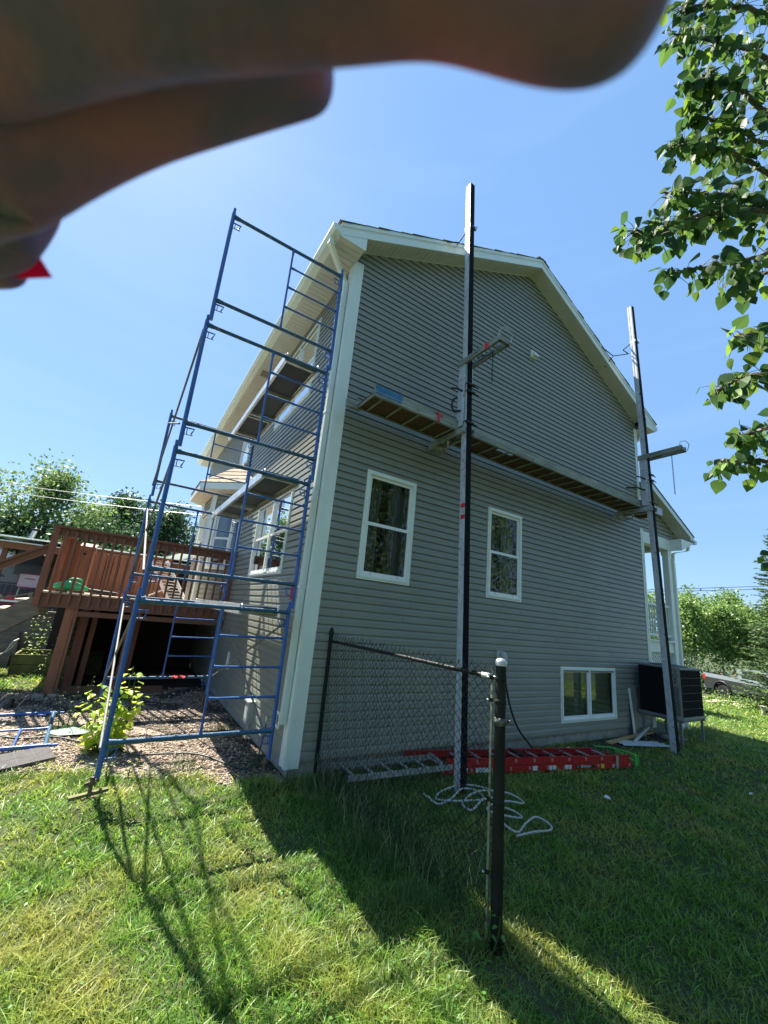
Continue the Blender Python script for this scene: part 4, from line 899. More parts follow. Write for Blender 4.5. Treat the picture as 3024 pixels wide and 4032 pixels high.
m.build('fan_grille', DARKM, hp)
m = MB(); pan(m, .01, hz0 - .02, hz0 + .03); m.build('base_pan', HPG, hp)
Mp = frameM((hx0 - .0, hy0 + CH, 0), (1, -1, 0), (-1, -1, 0)); PW = CH * 1.414
m = MB(Mp); m.box(.0, PW, -.006, .004, hz0 + .03, hz1 - .018); m.build('corner_panel', HPG, hp)
m = MB(Mp); z = hz0 + .05
while z < hz1 - .33: m.box(.045, .135, .004, .0065, z, z + .013); z += .0235
m.build('vent_slot', HPB, hp)['kind'] = 'stuff'
for i, ch in enumerate('YORK'):
    text_mesh('logo_letter', ch, .088, frameM((hx0 + PW * .5 * .7071 - .0052, hy0 + CH - PW * .5 * .7071 - .0052, hz1 - .075 - i * .066), (1, -1, 0), (0, 0, 1), (-1, -1, 0)), BLACKL, hp, .0015, sx=1.35)
m = MB()
for x in (hx0 + .06, hx1 - .1): m.box(x, x + .04, hy0 - .02, hy1 + .02, hz0 - .065, hz0 - .021)
for y in (hy0 + .02, hy1 - .06): m.box(hx0 + .101, hx1 - .101, y, y + .04, hz0 - .064, hz0 - .022)
STD = mat('stand_steel', (.20, .21, .20), .6, .3, var=.3); m.build('stand_frame', STD, hp)
for x in (hx0 + .08, hx1 - .08):
    for y in (hy0 + .04, hy1 - .04): m = MB(); m.box(x - .02, x + .02, y - .02, y + .02, gz(x, y) - .03, hz0 - .066); m.build('stand_leg', STD, hp)
# offcuts etc
m = MB(); Mo = frameM((6.2, -.45, G0 + .03), (.93, -.37, 0), (.37, .93, 0))
for i in range(3): m = m if i else MB(Mo); m.add([(0, i * .1, 0), (1.0 - .03 * i, i * .1, .01), (1.04 - .05 * i, i * .1 + .05, .03), (1.0 - .06 * i, i * .1 + .095, .012), (0, i * .1 + .095, .002), (0, i * .1 + .05, .02)], [(0, 1, 2, 5), (5, 2, 3, 4)])
m.M = None
tag(m.build('siding_offcut', mat('pale_siding', (.42, .45, .46), .5), None, (6.5, -.6, G0)), 'pale siding offcut lying on the grass past the ladder end', 'siding offcut')
m = MB(); m.beam((6.0, -.28, G0 + .04), (7.9, -.12, G0 + .07), .09, .03); tag(m.build('plank', PINE, None, (6.9, -.2, G0)), 'yellowish pine board lying along the foundation', 'board')
m = MB(); m.tube([(6.62, -.40, G0 + .03), (7.75, -.13, G0 + .16)], .03, 10); tag(m.build('pipe', GREYP, None, (7.1, -.3, G0)), 'grey plastic pipe leaning against the heat pump stand', 'pipe')
m = MB(); m.box(7.9, 8.25, -.62, -.3, G0, G0 + .05); tag(m.build('paving_stone', CONC, None, (8.0, -.4, G0)), 'concrete paving stone on the ground under the heat pump', 'paving stone')
for (x, y, r_, lab) in ((4.75, -.32, .06, 'crumpled white scrap near the wall behind the red ladder'), (3.35, -1.75, .05, 'small white scrap on the grass in front of the red ladder'), (5.6, -2.4, .035, 'tiny white scrap far out on the shaded lawn')):
    m = MB(); vs = [(x + r_ * math.cos(i * 1.05) * RNG.uniform(.6, 1.1), y + r_ * math.sin(i * 1.05) * RNG.uniform(.5, 1), G0 + .06 + RNG.uniform(-.01, .015)) for i in range(6)] + [(x, y, G0 + .075)]
    m.add(vs, [(i, (i + 1) % 6, 6) for i in range(6)]); m.add([v[:2] + (v[2] - .01,) for v in vs[:6]], [(5, 4, 3, 2, 1, 0)]); tag(m.build('litter', VINYL, None, (x, y, G0)), lab, 'litter')

# ------------------------------------------------------------------ deck
deck = thing('deck', 'red-brown stained wooden deck with baluster railing attached to the house side', 'deck', (-1.6, 4.4, G0))
DX, DY, DZ, DB = -3.20, 4.42, 1.575, 7.9
m = MB(); y = 0; x = DX
while x < -.02:
    m.box(x, min(x + .138, -.02), DY - .03, DB, DZ - .03, DZ); x += .141
m.build('deck_floor', FLOORW, deck)
m = MB(); m.box(DX, -.03, DY, DY + .04, 1.315, 1.543); m.build('rim_board', REDH, deck)
m = MB(); m.box(DX, DX + .04, DY + .041, DB, 1.315, 1.543); m.build('rim_board', REDS, deck)
for y in (5.4, 6.4, 7.4): m = MB(); m.box(DX + .041, -.03, y, y + .04, 1.32, 1.543); m.build('joist', REDH, deck)
m = MB(); m.box(DX - .04, -.02, DY - .07, DY + .075, 2.70, 2.74); m.build('handrail', REDH, deck)
m = MB(); m.box(DX, -.04, DY - .002, DY + .036, 2.56, 2.698); m.build('top_rail', REDH, deck)
bp = None; x = DX + .16
while x < -.16:
    if bp is None: m = MB(); m.prism([(x, DY - .042, 2.66), (x + .038, DY - .042, 2.66), (x + .038, DY - .042, 1.36), (x, DY - .042, 1.36)], (0, .039, 0)); bp = m.build('baluster', REDS, deck); x0 = x
    else: c = bp.copy(); COL.objects.link(c); c.location = bp.location + Vector((x - x0, 0, 0))
    x += .148
for x in (DX - .02, -.115): m = MB(); m.box(x, x + .092, DY - .044, DY - .003, 1.315, 2.70); m.box(x, x + .092, DY - .003 + .04, DY + .088, 1.55, 2.70); m.build('rail_post', REDS, deck)
# support posts
m = MB(); m.box(-2.74, -2.60, 4.47, 4.60, G0 + .04, 1.315); m.box(-2.595, -2.555, 4.475, 4.61, G0 + .04, 1.315); m.build('support_post', ORW, deck)
m = MB(); m.box(-2.52, -2.38, 4.80, 4.94, G0, 1.315); m.build('support_post', REDS, deck); m = MB(); m.box(-2.33, -2.24, 4.95, 5.06, G0, 1.315); m.build('support_post', REDS, deck)
m = MB(); m.box(-1.74, -1.62, 4.50, 4.62, G0, 1.315); m.build('support_post', REDS, deck); m = MB(); m.box(-1.60, -1.52, 4.9, 5.0, G0, 1.315); m.build('support_post', REDS, deck)
m = MB(); m.box(-2.55, -.03, 4.475, 4.515, 1.18, 1.27); m.build('beam', REDH, deck)
m = MB(); m.box(-2.50, -.9, 4.62, 4.72, G0, G0 + .13); m.build('sill_timber', REDH, deck)
m = MB(); m.box(-2.84, -2.70, 4.36, 4.50, G0 - .02, G0 + .035); m.box(-2.66, -2.50, 4.34, 4.49, G0 - .02, G0 + .045); m.build('footing_block', CONC, deck)
m = MB(); x = DX
while x < -.1: m.box(x, x + .139, DB, DB + .02, G0, 1.54); x += .14
m.box(DX, -.03, DB + .021, DB + .03, G0, 1.54); m.build('added_skirt', mat('under_deck_shade', (.035, .022, .016), .9), deck)  # added solid backing against sun; under-deck shade painted in as near-black
m = MB(); m.box(-2.42, -2.40, 5.0, DB, G0, 1.315); m.build('added_side_skirt', mat('under_deck_shade', (.035, .022, .016), .9), deck)  # added panel blocking sun from the side, same painted shade colour
# back railing / privacy boards
m = MB(); x = DX
while x < -1.05: m.box(x, x + .13, DB - .1, DB - .08, DZ, 2.62); x += .148
m.build('back_railing', ORW, deck)
m = MB(); m.box(DX, -1.0, DB - .13, DB - .02, 2.63, 2.67); m.box(DX, -1.0, DB - .08, DB - .045, 2.42, 2.55); m.build('back_handrail', REDH, deck)
m = MB(); y = 5.75
while y < DB: m.box(DX + .01, DX + .03, y, y + .10, DZ, 2.62); y += .13
m.box(DX - .02, DX + .08, 5.7, DB, 2.63, 2.67); m.build('side_railing', REDS, deck)
# steps going down to the left
st = []
for i in range(6):
    xs_ = DX - .02 - i * .26; zt = 1.40 - i * .175
    m = MB(); m.box(xs_ - .28, xs_, 4.62, 5.70, zt - .035, zt); m.build('step', FLOORW, deck)
for yy in (4.60, 5.72):
    m = MB(); m.prism([(DX, yy, 1.50), (DX - 1.75, yy, .22), (DX - 1.75, yy, -.10), (DX - 1.60, yy, -.12), (DX + .1, yy, 1.18)], (0, .04, 0)); m.build('stringer', GREYW, deck)
m = MB(); m.beam((DX + .02, DY + .01, 2.40), (-5.0, DY + .06, 1.16), .09, .04); m.beam((DX + .02, DY + .03, 2.31), (-5.0, DY + .08, 1.07), .038, .10); m.build('stair_handrail', REDH, deck)
m = MB(); m.box(-4.95, -4.86, DY + .03, DY + .12, G0, 1.2); m.build('stair_post', REDS, deck)
# things on the deck
def tg(mb, name, mt, lab, cat, org, group=None): return tag(mb.build(name, mt, None, org), lab, cat, group)
t = thing('slatted_gate', 'tall slatted reddish wooden panel standing just inside the deck corner post', 'panel', (-3.0, 5.1, DZ))
m = MB()
for k in range(6): m.box(-3.13 + .012 * k, -3.118 + .012 * k, 4.95 + k * .055, 4.99 + k * .055, DZ, 2.60)
m.build('slat', ORW, t); m = MB(); m.box(-3.14, -2.98, 4.93, 5.36, 2.605, 2.65); m.box(-3.05, -2.92, 5.30, 5.34, DZ, 2.60); m.build('frame', REDS, t)
m = MB(); m.box(-2.92, -2.86, 5.28, 5.32, DZ, 2.58); m.build('stile', REDS, t)
t = thing('wooden_cupboard', 'tall orange-brown wooden box standing on the deck behind the railing', 'cupboard', (-2.75, 5.5, DZ))
m = MB(); m.box(-2.86, -2.62, 5.40, 5.85, DZ + .001, 2.42); m.build('body', ORW, t); m = MB(); m.box(-2.88, -2.60, 5.38, 5.87, 2.421, 2.50); m.prism([(-2.88, 5.38, 2.501), (-2.60, 5.38, 2.501), (-2.60, 5.87, 2.60), (-2.88, 5.87, 2.60)], (0, .0, .01)); m.build('lid', ORW, t)
m = MB(); m.box(-2.80, -2.74, 5.37, 5.379, 2.33, 2.38); m.build('latch', DARKM, t)
# garden sprayer / blower
t = thing('leaf_blower', 'green plastic leaf blower lying on the deck floor behind the balusters', 'leaf blower', (-2.75, 4.75, DZ))
m = MB(); pr = []
P_ = catmull([(-3.05, 4.70, DZ + .10), (-2.92, 4.70, DZ + .11), (-2.78, 4.70, DZ + .13), (-2.62, 4.70, DZ + .11), (-2.48, 4.70, DZ + .08)], 6)
m.tube(P_, [.018 + .075 * max(0, math.sin(math.pi * (i / (len(P_) - 1)) ** .8)) ** 1.3 for i in range(len(P_))], 14); m.build('body', GREENP, t)
m = MB(); m.tube(catmull([(-2.86, 4.70, DZ + .18), (-2.80, 4.70, DZ + .25), (-2.66, 4.70, DZ + .25), (-2.60, 4.70, DZ + .17)], 5), .018, 8); m.build('handle', GREENP, t)
m = MB(); m.tube([(-2.50, 4.70, DZ + .08), (-2.30, 4.72, DZ + .06), (-2.05, 4.76, DZ + .05)], [.03, .04, .035], 10); m.build('nozzle', DARKM, t)
m = MB(); m.box(-2.45, -1.95, 5.1, 5.45, DZ, DZ + .07); m.box(-2.2, -1.7, 5.6, 5.9, DZ, DZ + .04); tg(m, 'board_stack', REDH, 'dark boards stacked flat on the deck behind the leaf blower', 'boards', (-2.1, 5.4, DZ))
# white stair/ladder on the deck
t = thing('step_ladder', 'pale folding ladder with close treads leaning beyond the deck balusters', 'ladder', (-1.25, 4.9, DZ))
A0, A1 = Vector((-1.12, 4.75, DZ + .02)), Vector((-1.62, 5.15, 2.42)); Wd = Vector((.34, .10, 0))
for o_ in (Vector((0, 0, 0)), Wd): m = MB(); m.beam(A0 + o_, A1 + o_, .022, .06); m.build('side_rail', VINYL, t)
for k in range(13):
    p = A0.lerp(A1, (k + .5) / 13.5); m = MB(); m.beam(p, p + Wd, .05, .018); m.build('tread', SLAT, t)
m = MB(); m.beam(A0 + Vector((-.5, .1, 0)), A0 + Vector((.0, .08, .28)), .02, .03); m.build('brace_leg', VINYL, t)
m = MB(); m.box(-.86, -.74, 4.60, 4.62, DZ, 2.52); m.box(-.72, -.60, 4.66, 4.68, DZ, 2.56); tg(m, 'trim_board', WHITE, 'white trim boards standing upright on the deck by the bay window', 'trim boards', (-.74, 4.64, DZ))
m = MB()
g_ = [[(-.98 + .03 * i + .012 * math.sin(j * 1.3), 3.02 + .022 * j, .415 + .018 * math.sin(i * 1.9 + j) - .02 * abs(i - 4) / 4) for i in range(8)] for j in range(5)]
m.add(sum(g_, []), [(j * 8 + i, j * 8 + i + 1, j * 8 + i + 9, j * 8 + i + 8) for j in range(4) for i in range(7)]); tg(m, 'rag', REDC, 'small red rag draped on the low bar of the far scaffold frame', 'rag', (-.9, 3.1, .4))
# ------------------------------------------------------------------ ground bits left of the house
m = MB(); a_ = [(-2.62, .93), (-2.18, 1.20), (-2.30, 1.62), (-2.74, 1.38)]; m.prism([(x, y, G0 + .012) for x, y in a_], (0, 0, .035)); o = tg(m, 'rubber_tile', SLAB, 'flat dark grey block-pattern mat on the gravel under the loose blue frame', 'mat', (-2.45, 1.28, G0))
for (p, q) in (((-2.47, 1.02), (-2.59, 1.46)), ((-2.33, 1.11), (-2.45, 1.54)), ((-2.68, 1.15), (-2.47, 1.28)), ((-2.40, 1.15), (-2.24, 1.41))): m = MB(); m.beam((*p, G0 + .0475), (*q, G0 + .0475), .008, .003); m.build('groove', BLACKL, o)
m = MB(); pts = [(-2.42, 2.12), (-2.25, 2.02), (-2.05, 1.98), (-1.93, 2.06), (-1.97, 2.22), (-2.12, 2.30), (-2.30, 2.30)]
m.add([(x, y, G0 + .05 + .012 * math.sin(x * 20)) for x, y in pts] + [(-2.16, 2.14, G0 + .08)], [(i, (i + 1) % 7, 7) for i in range(7)]); tg(m, 'plastic_sheet', MATG, 'pale green plastic sheet curled on the gravel beside the young poplar', 'plastic sheet', (-2.16, 2.14, G0))
m = MB(); m.tube(catmull([(-2.9, 2.2, G0 + .03), (-2.6, 2.02, G0 + .03), (-2.3, 2.0, G0 + .035), (-2.0, 1.75, G0 + .03), (-1.7, 1.5, G0 + .04), (-1.45, 1.1, G0 + .04), (-1.1, 1.05, G0 + .035), (-.75, .95, G0 + .03), (-.5, .55, G0 + .03), (-.33, .35, G0 + .03), (-.2, .42, G0 + .10), (-.15, .44, .30)], 6), .0095, 8)
tg(m, 'garden_hose', HOSE, 'thin dark garden hose snaking over the gravel to the house tap', 'hose', (-1.4, 1.2, G0))
m = MB(); m.lathe([(0, 0), (.035, .0), (.04, .03), (.028, .06), (.036, .09), (.03, .13), (.012, .15), (.0, .16)], (-3.0, 3.65, G0), 10); m.tube([(-3.03, 3.65, G0 + .08), (-3.07, 3.63, G0 + .03)], .014, 6); m.tube([(-2.97, 3.64, G0 + .08), (-2.94, 3.62, G0 + .02)], .014, 6)
tg(m, 'garden_ornament', DARKM, 'small dark ornament standing on the gravel left of the deck post', 'ornament', (-3.0, 3.65, G0))
m = MB(); m.beam((-1.9, .95, G0 + .03), (-1.62, .88, G0 + .02), .02, .015); tg(m, 'stick', DRIFT, 'short pale stick on the gravel by the near left scaffold leg', 'stick', (-1.75, .9, G0))

LF = leafmat('young_poplar_leaf', [(.22, .34, .03), (.32, .45, .04), (.40, .50, .05), (.14, .28, .04)], .45, .5)
LF2 = leafmat('weed_leaf', [(.03, .08, .02), (.07, .14, .03), (.10, .18, .04)], .55, .35)
LF3 = leafmat('shrub_leaf', [(.10, .20, .03), (.18, .30, .05), (.26, .36, .08)], .5, .4)
def leaf_verts(p, d, nrm, L_, wd, fold=.25, kind='heart'):
    """returns 9 verts of one leaf from stem point p along d"""
    sd = d.cross(nrm).normalized(); n_ = sd.cross(d).normalized()
    prof = [(0, 0), (.12, .34), (.32, .5), (.62, .36), (1, 0)] if kind == 'heart' else [(0, 0), (.25, .3), (.5, .36), (.8, .2), (1, 0)]
    out = []
    for t, w_ in prof:
        c = p + d * (L_ * t) - n_ * (L_ * .18 * t * t)
        if w_ == 0: out.append(c)
        else: out += [c + sd * wd * w_ + n_ * wd * w_ * fold, c, c - sd * wd * w_ + n_ * wd * w_ * fold]
    return out
LF_F = [(0, 1, 2), (0, 2, 3), (1, 4, 5, 2), (2, 5, 6, 3), (4, 7, 8, 5), (5, 8, 9, 6), (7, 10, 8), (8, 10, 9)]
def rnd_unit():
    v = Vector(RNG.normal(0, 1, 3)); return v.normalized()
def leafy_stem(lm, sm, base, tip, n, L_, wd, r0=.008, spread=1.0, droop=.3):
    base = Vector(base); tip = Vector(tip); mid = base.lerp(tip, .5) + Vector(RNG.normal(0, .03, 3)); P = catmull([base, mid, tip], 6)
    sm.tube(P, [r0 * (1 - .8 * i / (len(P) - 1)) for i in range(len(P))], 5, smooth=True)
    for i in range(n):
        t = .15 + .85 * (i + RNG.random()) / n; p = P[min(int(t * (len(P) - 1)), len(P) - 1)]
        a = i * 2.4 + RNG.normal(0, .3); d = Vector((math.cos(a) * spread, math.sin(a) * spread, .35 - droop * RNG.random())).normalized(); st_ = p + d * L_ * .4
        sm.tube([p, st_], .0016, 4, cap=False); k = (1.15 - .6 * t) * RNG.uniform(.7, 1.15)
        nn = (Vector((0, 0, 1)) + rnd_unit() * .6).normalized(); dd = (d + Vector((0, 0, -.35)) + rnd_unit() * .25).normalized()
        lm.add(leaf_verts(st_, dd, nn, L_ * k, wd * k), LF_F)
def plant(name, lab, cat, stems, n, L_, wd, mt, spread=1.0, group=None):
    b = Vector(stems[0][0]); t = thing(name, lab, cat, b, group); lm, sm = MB(), MB()
    for s0, s1 in stems: leafy_stem(lm, sm, s0, s1, n, L_, wd, spread=spread)
    sm.build('stem', LF2, t); lm.build('leaves', mt, t); return t
plant('poplar_sapling', 'bright yellow-green poplar sapling on the gravel inside the scaffold', 'sapling',
      [((-1.77, 1.38, G0), (-1.63, 1.42, .82)), ((-1.80, 1.40, G0), (-1.93, 1.35, .62)), ((-1.77, 1.42, G0), (-1.71, 1.5, .55)), ((-1.74, 1.36, G0), (-1.49, 1.38, .40)), ((-1.82, 1.40, G0), (-2.05, 1.30, .38)), ((-1.77, 1.35, G0), (-1.82, 1.15, .30)), ((-1.77, 1.4, G0), (-1.61, 1.2, .2)), ((-1.77, 1.42, G0), (-1.57, 1.5, .72)), ((-1.79, 1.38, G0), (-2.01, 1.42, .52)), ((-1.77, 1.38, G0), (-1.75, 1.3, .62)), ((-1.75, 1.42, G0), (-1.45, 1.5, .50))], 16, .15, .145, LF)
plant('sprout', 'tiny bright sprout at the foot of the near left scaffold leg', 'plant', [((-1.68, .55, G0), (-1.68, .53, .02)), ((-1.5, .52, G0), (-1.47, .5, .04))], 6, .05, .03, LF)
plant('weed', 'dark bushy weed on the gravel behind the loose blue frame', 'weed', [((-2.22 + dx, 2.38 + dy, G0), (-2.22 + dx * 2, 2.38 + dy * 2, .12 + .1 * k)) for k, (dx, dy) in enumerate([(0, 0), (.06, .02), (-.06, .03), (.02, -.05), (.09, .06)])], 12, .05, .03, LF2)
plant('weed', 'scrubby weed at the foot of the deck post', 'weed', [((-2.35 + dx, 4.1, G0), (-2.35 + dx * 2.4, 4.0 + dx, .12)) for dx in (-.1, 0, .1, .2, -.2)], 9, .06, .03, LF2)
plant('fence_weed', 'small broad-leaved weed growing at the foot of the near fence post', 'weed', [((.24, -2.72, G0), (.20, -2.76, .13)), ((.29, -2.70, G0), (.30, -2.74, .12)), ((.26, -2.74, G0), (.16, -2.70, .08)), ((.32, -2.76, G0), (.34, -2.80, .06))], 7, .062, .038, leafmat('fence_weed_leaf', [(.05, .14, .02), (.11, .24, .04)], .5, .4))
# raised bed with shrubs
bed = thing('raised_bed', 'mossy timber raised garden bed behind the deck post', 'planter', (-3.0, 6.9, G0))
for k in range(2): m = MB(); m.box(-3.52, -2.0, 6.55, 6.59, G0 + .01 + k * .20, G0 + .20 + k * .20); m.build('board', GREENW, bed)
m = MB(); m.box(-3.52, -2.0, 7.25, 7.29, G0, G0 + .42); m.box(-3.56, -3.521, 6.55, 7.29, G0, G0 + .40); m.build('board', GREENW, bed); m = MB(); m.box(-3.52, -2.0, 6.6, 7.24, G0, G0 + .32); m.build('bed_soil', SOILM, bed)
plant('garden_shrub', 'left of two leafy green shrubs in the raised bed', 'shrub', [((-3.32 + dx, 6.9, .1), (-3.30 + dx * 1.6, 6.9, 1.12 - abs(dx) * 2)) for dx in (0, .05, -.07, .12)], 22, .085, .05, LF3, group=None)
plant('garden_shrub', 'right of two leafy green shrubs, partly behind the deck post', 'shrub', [((-2.95 + dx, 6.85, .1), (-2.72 + dx * 1.6, 6.8, 1.05 - abs(dx) * 2)) for dx in (0, .05, -.07, .12)] + [((-3.05, 6.45, G0), (-2.9, 6.3, .25)), ((-2.95, 6.45, G0), (-2.75, 6.3, .35))], 20, .085, .05, LF3)
# weathered board wall + timbers
bw = thing('board_wall', 'low weathered board wall behind the deck steps', 'wall', (-3.6, 8.0, G0))
m = MB(); x = -4.9
while x < -2.45: m.box(x, x + .22, 8.0, 8.03, G0, .98); x += .225
m.build('boards', GREYW, bw); m = MB(); m.box(-4.9, -2.42, 7.92, 8.08, 1.0, 1.05); m.box(-4.9, -2.42, 7.97, 7.998, .45, .53); m.build('cap_board', GREYW, bw)
tm = thing('timber_terrace', 'stepped weathered timbers left of the raised bed', 'timbers', (-4.4, 7.3, G0))
for x0, x1, y, z in ((-5.6, -3.75, 7.55, .10), (-5.6, -3.7, 7.75, .32), (-5.6, -3.75, 7.9, .55)): m = MB(); m.box(x0, x1, y, y + .14, G0, z); m.build('timber', GREYW, tm)
# garden chair
ch = thing('garden_chair', 'low folding lounge chair with pale slats at the left edge', 'chair', (-4.0, 6.6, G0))
m = MB(); m.tube(catmull([(-4.5, 6.45, .16), (-3.95, 6.45, .17), (-3.72, 6.45, .25), (-3.60, 6.45, .50)], 5), .013, 6); m.tube(catmull([(-4.5, 6.95, .16), (-3.95, 6.95, .17), (-3.72, 6.95, .25), (-3.60, 6.95, .50)], 5), .013, 6); m.tube([(-3.60, 6.45, .50), (-3.60, 6.95, .50)], .013, 6); m.build('frame', STEEL, ch)
for k in range(7): z = .175 if k < 5 else .2; m = MB(); m.box(-4.45 + k * .1, -4.38 + k * .1, 6.45, 6.95, z, z + .01); m.build('seat_slat', SLAT if k % 2 else PURP, ch)
m = MB(); m.quad((-3.80, 6.46, .22), (-3.62, 6.46, .48), (-3.62, 6.94, .48), (-3.80, 6.94, .22)); m.build('backrest', PURP, ch)
for x, y in ((-3.82, 6.46), (-3.82, 6.94), (-4.4, 6.46), (-4.4, 6.94)): m = MB(); m.tube([(x, y, .17), (x + .02, y, G0)], .010, 6); m.build('leg', DARKM, ch)

# ------------------------------------------------------------------ neighbour's yard
nf = thing('board_fence', 'dark grey board fence with lattice top behind the toys', 'fence', (-5, 13.5, G0))
m = MB(); x = -9.0
while x < -1.6: m.box(x, x + .145, 13.6, 13.62, G0, 1.55); x += .155
m.build('pickets', FENCEG, nf)
m = MB(); m.box(-9, -1.5, 13.58, 13.66, 1.56, 1.62); m.box(-9, -1.5, 13.58, 13.66, 2.20, 2.26); x = -9.0
while x < -1.5: m.box(x, x + .1, 13.56, 13.68, G0, 2.26); x += 1.55
m.build('rails_and_posts', FENCEG, nf)
m = MB()
for i in range(110):
    x = -9.2 + i * .07
    for s in (1, -1): m.beam((x, 13.61 + .007 * s, 1.62), (x + s * .58, 13.61 + .007 * s, 2.20), .006, .022)
m.build('lattice', mat('lattice_grey', (.16, .16, .16), .9), nf)
gr = thing('garage', 'pale neighbouring garage with low gable and white rake boards at far left', 'garage', (-8, 17, G0))
m = MB(); m.prism([(-11.5, 16.5, G0), (-5.5, 16.5, G0), (-5.5, 16.5, 2.3), (-8.5, 16.5, 3.5), (-11.5, 16.5, 2.3)], (0, 5, 0)); m.build('wall', NHOUSE, gr)
m = MB(); m.beam((-8.5, 16.3, 3.62), (-5.0, 16.3, 2.2), .05, .20); m.beam((-8.5, 16.3, 3.62), (-12, 16.3, 2.2), .05, .20); m.build('rake_board', WHITE, gr)
m = MB(); m.prism([(-8.5, 16.25, 3.75), (-4.95, 16.25, 2.32), (-4.95, 16.25, 2.28), (-8.5, 16.25, 3.70)], (0, 5.5, 0)); m.prism([(-8.5, 16.25, 3.75), (-12.1, 16.25, 2.32), (-12.1, 16.25, 2.28), (-8.5, 16.25, 3.70)], (0, 5.5, 0)); m.build('roof', BAYSH, gr)
pc = thing('patio_cover', 'brown patio cover with dark ribbed ceiling beyond the deck', 'patio cover', (-3, 12.5, G0))
m = MB(); m.box(-5.3, .6, 11.2, 11.26, 2.60, 2.78); m.build('fascia_board', ORW, pc); m = MB(); m.box(-5.4, .65, 11.1, 11.4, 2.785, 2.82); m.box(-5.4, .65, 11.4, 14.3, 2.95, 2.99); m.build('white_flashing', WHITE, pc)
m = MB(); x = -5.2
while x < .6: m.prism([(x, 11.3, 2.62), (x + .06, 11.3, 2.66), (x + .12, 11.3, 2.62)], (0, 2.8, .28)); x += .12
m.box(-5.3, .6, 14.1, 14.15, 1.9, 2.95); m.build('ribbed_ceiling', CORR, pc)
for x in (-5.2, -2.4, .4): m = MB(); m.box(x, x + .12, 11.28, 11.4, G0, 2.6); m.build('post', REDS, pc)
for k in range(6): m = MB(); m.lathe([(.0, 0), (.035, .01), (.04, .04), (.02, .07), (.0, .08)], (-4.2 + k * .75, 11.35, 2.50), 8); m.build('bulb', VINYL, pc)
ck = thing('stove_pipe', 'white stove pipe with black cap rising over the patio cover', 'chimney', (-5.1, 14.6, 2.8))
m = MB(); m.tube([(-5.35, 14.8, 2.6), (-5.18, 14.8, 3.55)], .085, 12); m.build('pipe', STEEL, ck); m = MB(); m.lathe([(.09, 0), (.13, .02), (.13, .06), (.0, .12)], (-5.17, 14.8, 3.55), 12); m.build('cap', DARKM, ck)
nb = thing('neighbour_house', 'grey-sided neighbouring house with white gable eave behind the bay window', 'house', (1, 16, G0))
m = MB(); m.prism([(-.6, 14.5, G0), (3.5, 14.5, G0), (3.5, 14.5, 5), (-.6, 14.5, 3.0)], (0, 6, 0)); m.build('wall', NHOUSE, nb)
m = MB(); m.prism([(-1.5, 14.0, 2.85), (3.6, 14.0, 5.3), (3.6, 14.0, 5.0), (-1.4, 14.0, 2.62)], (0, .05, 0)); m.prism([(-1.45, 14.06, 2.62), (3.6, 14.06, 5.02), (3.6, 14.06, 4.98), (-1.40, 14.06, 2.58)], (0, 6, 0)); m.build('soffit', WHITE, nb)
m = MB(); m.prism([(-1.6, 13.95, 2.86), (3.6, 13.95, 5.36), (3.6, 13.95, 5.31), (-1.6, 13.95, 2.82)], (0, 6.5, 0)); m.build('roof', SHING, nb)
# toys
tb = thing('toy_hoop', 'small pink and white toy basketball hoop by the grey fence', 'toy hoop', (-4.6, 11.8, G0))
m = MB(); m.box(-4.72, -4.18, 11.8, 11.83, 1.52, 1.92); m.build('backboard', mat('pale_pink', (.62, .50, .54), .6), tb)
m = MB(); 
for a_, b_ in (((-4.73, 11.79, 1.52), (-4.17, 11.79, 1.52)), ((-4.73, 11.79, 1.92), (-4.17, 11.79, 1.92)), ((-4.73, 11.79, 1.52), (-4.73, 11.79, 1.92)), ((-4.17, 11.79, 1.52), (-4.17, 11.79, 1.92)), ((-4.58, 11.785, 1.78), (-4.32, 11.785, 1.78))): m.tube([a_, b_], .012, 6)
m.tube([(-4.45 + .14 * math.cos(k), 11.62 + .14 * math.sin(k), 1.50) for k in np.linspace(0, 6.0, 16)], .012, 6, close=True); m.build('rim', mat('dark_pink', (.35, .05, .12), .5), tb)
m = MB(); m.tube([(-4.65, 11.9, 1.6), (-4.75, 12.0, G0)], .025, 6); m.tube([(-4.25, 11.9, 1.6), (-4.15, 12.0, G0)], .025, 6); m.build('stand', GREYP, tb)
cart = thing('toy_cart', 'dark red toy cart holding balls beside the steps', 'toy cart', (-4.6, 10.2, G0))
m = MB(); m.box(-4.95, -4.30, 10.0, 10.5, .82, 1.12); m.build('bin', mat('dark_red_mesh', (.12, .02, .04), .7, var=.5, scale=30), cart); m = MB(); m.box(-4.97, -4.28, 9.98, 10.52, 1.125, 1.17); m.build('rim', VINYL, cart)
for x, y in ((-4.92, 10.03), (-4.33, 10.03), (-4.92, 10.47), (-4.33, 10.47)): m = MB(); m.tube([(x, y, .82), (x, y, G0)], .015, 6); m.build('leg', DARKM, cart)
for i, (x, c_) in enumerate(((-4.75, PINE), (-4.5, REDT))):
    m = MB(); m.lathe([(.11 * math.sin(a_), -.11 * math.cos(a_)) for a_ in np.linspace(0.01, math.pi - .01, 9)], (x, 10.15, 1.2), 14); tg(m, 'ball', c_, ('tan', 'red')[i] + ' ball lying in the toy cart', 'ball', (x, 10.15, 1.1))
m = MB(); m.beam((-5.4, 9.4, .95), (-3.9, 9.0, 1.42), .12, .03); m.beam((-3.92, 8.95, 1.42), (-3.92, 8.95, G0), .08, .08); tg(m, 'see_saw_board', GREYW, 'grey weathered board sloping in front of the toys', 'board', (-4.6, 9.2, G0))
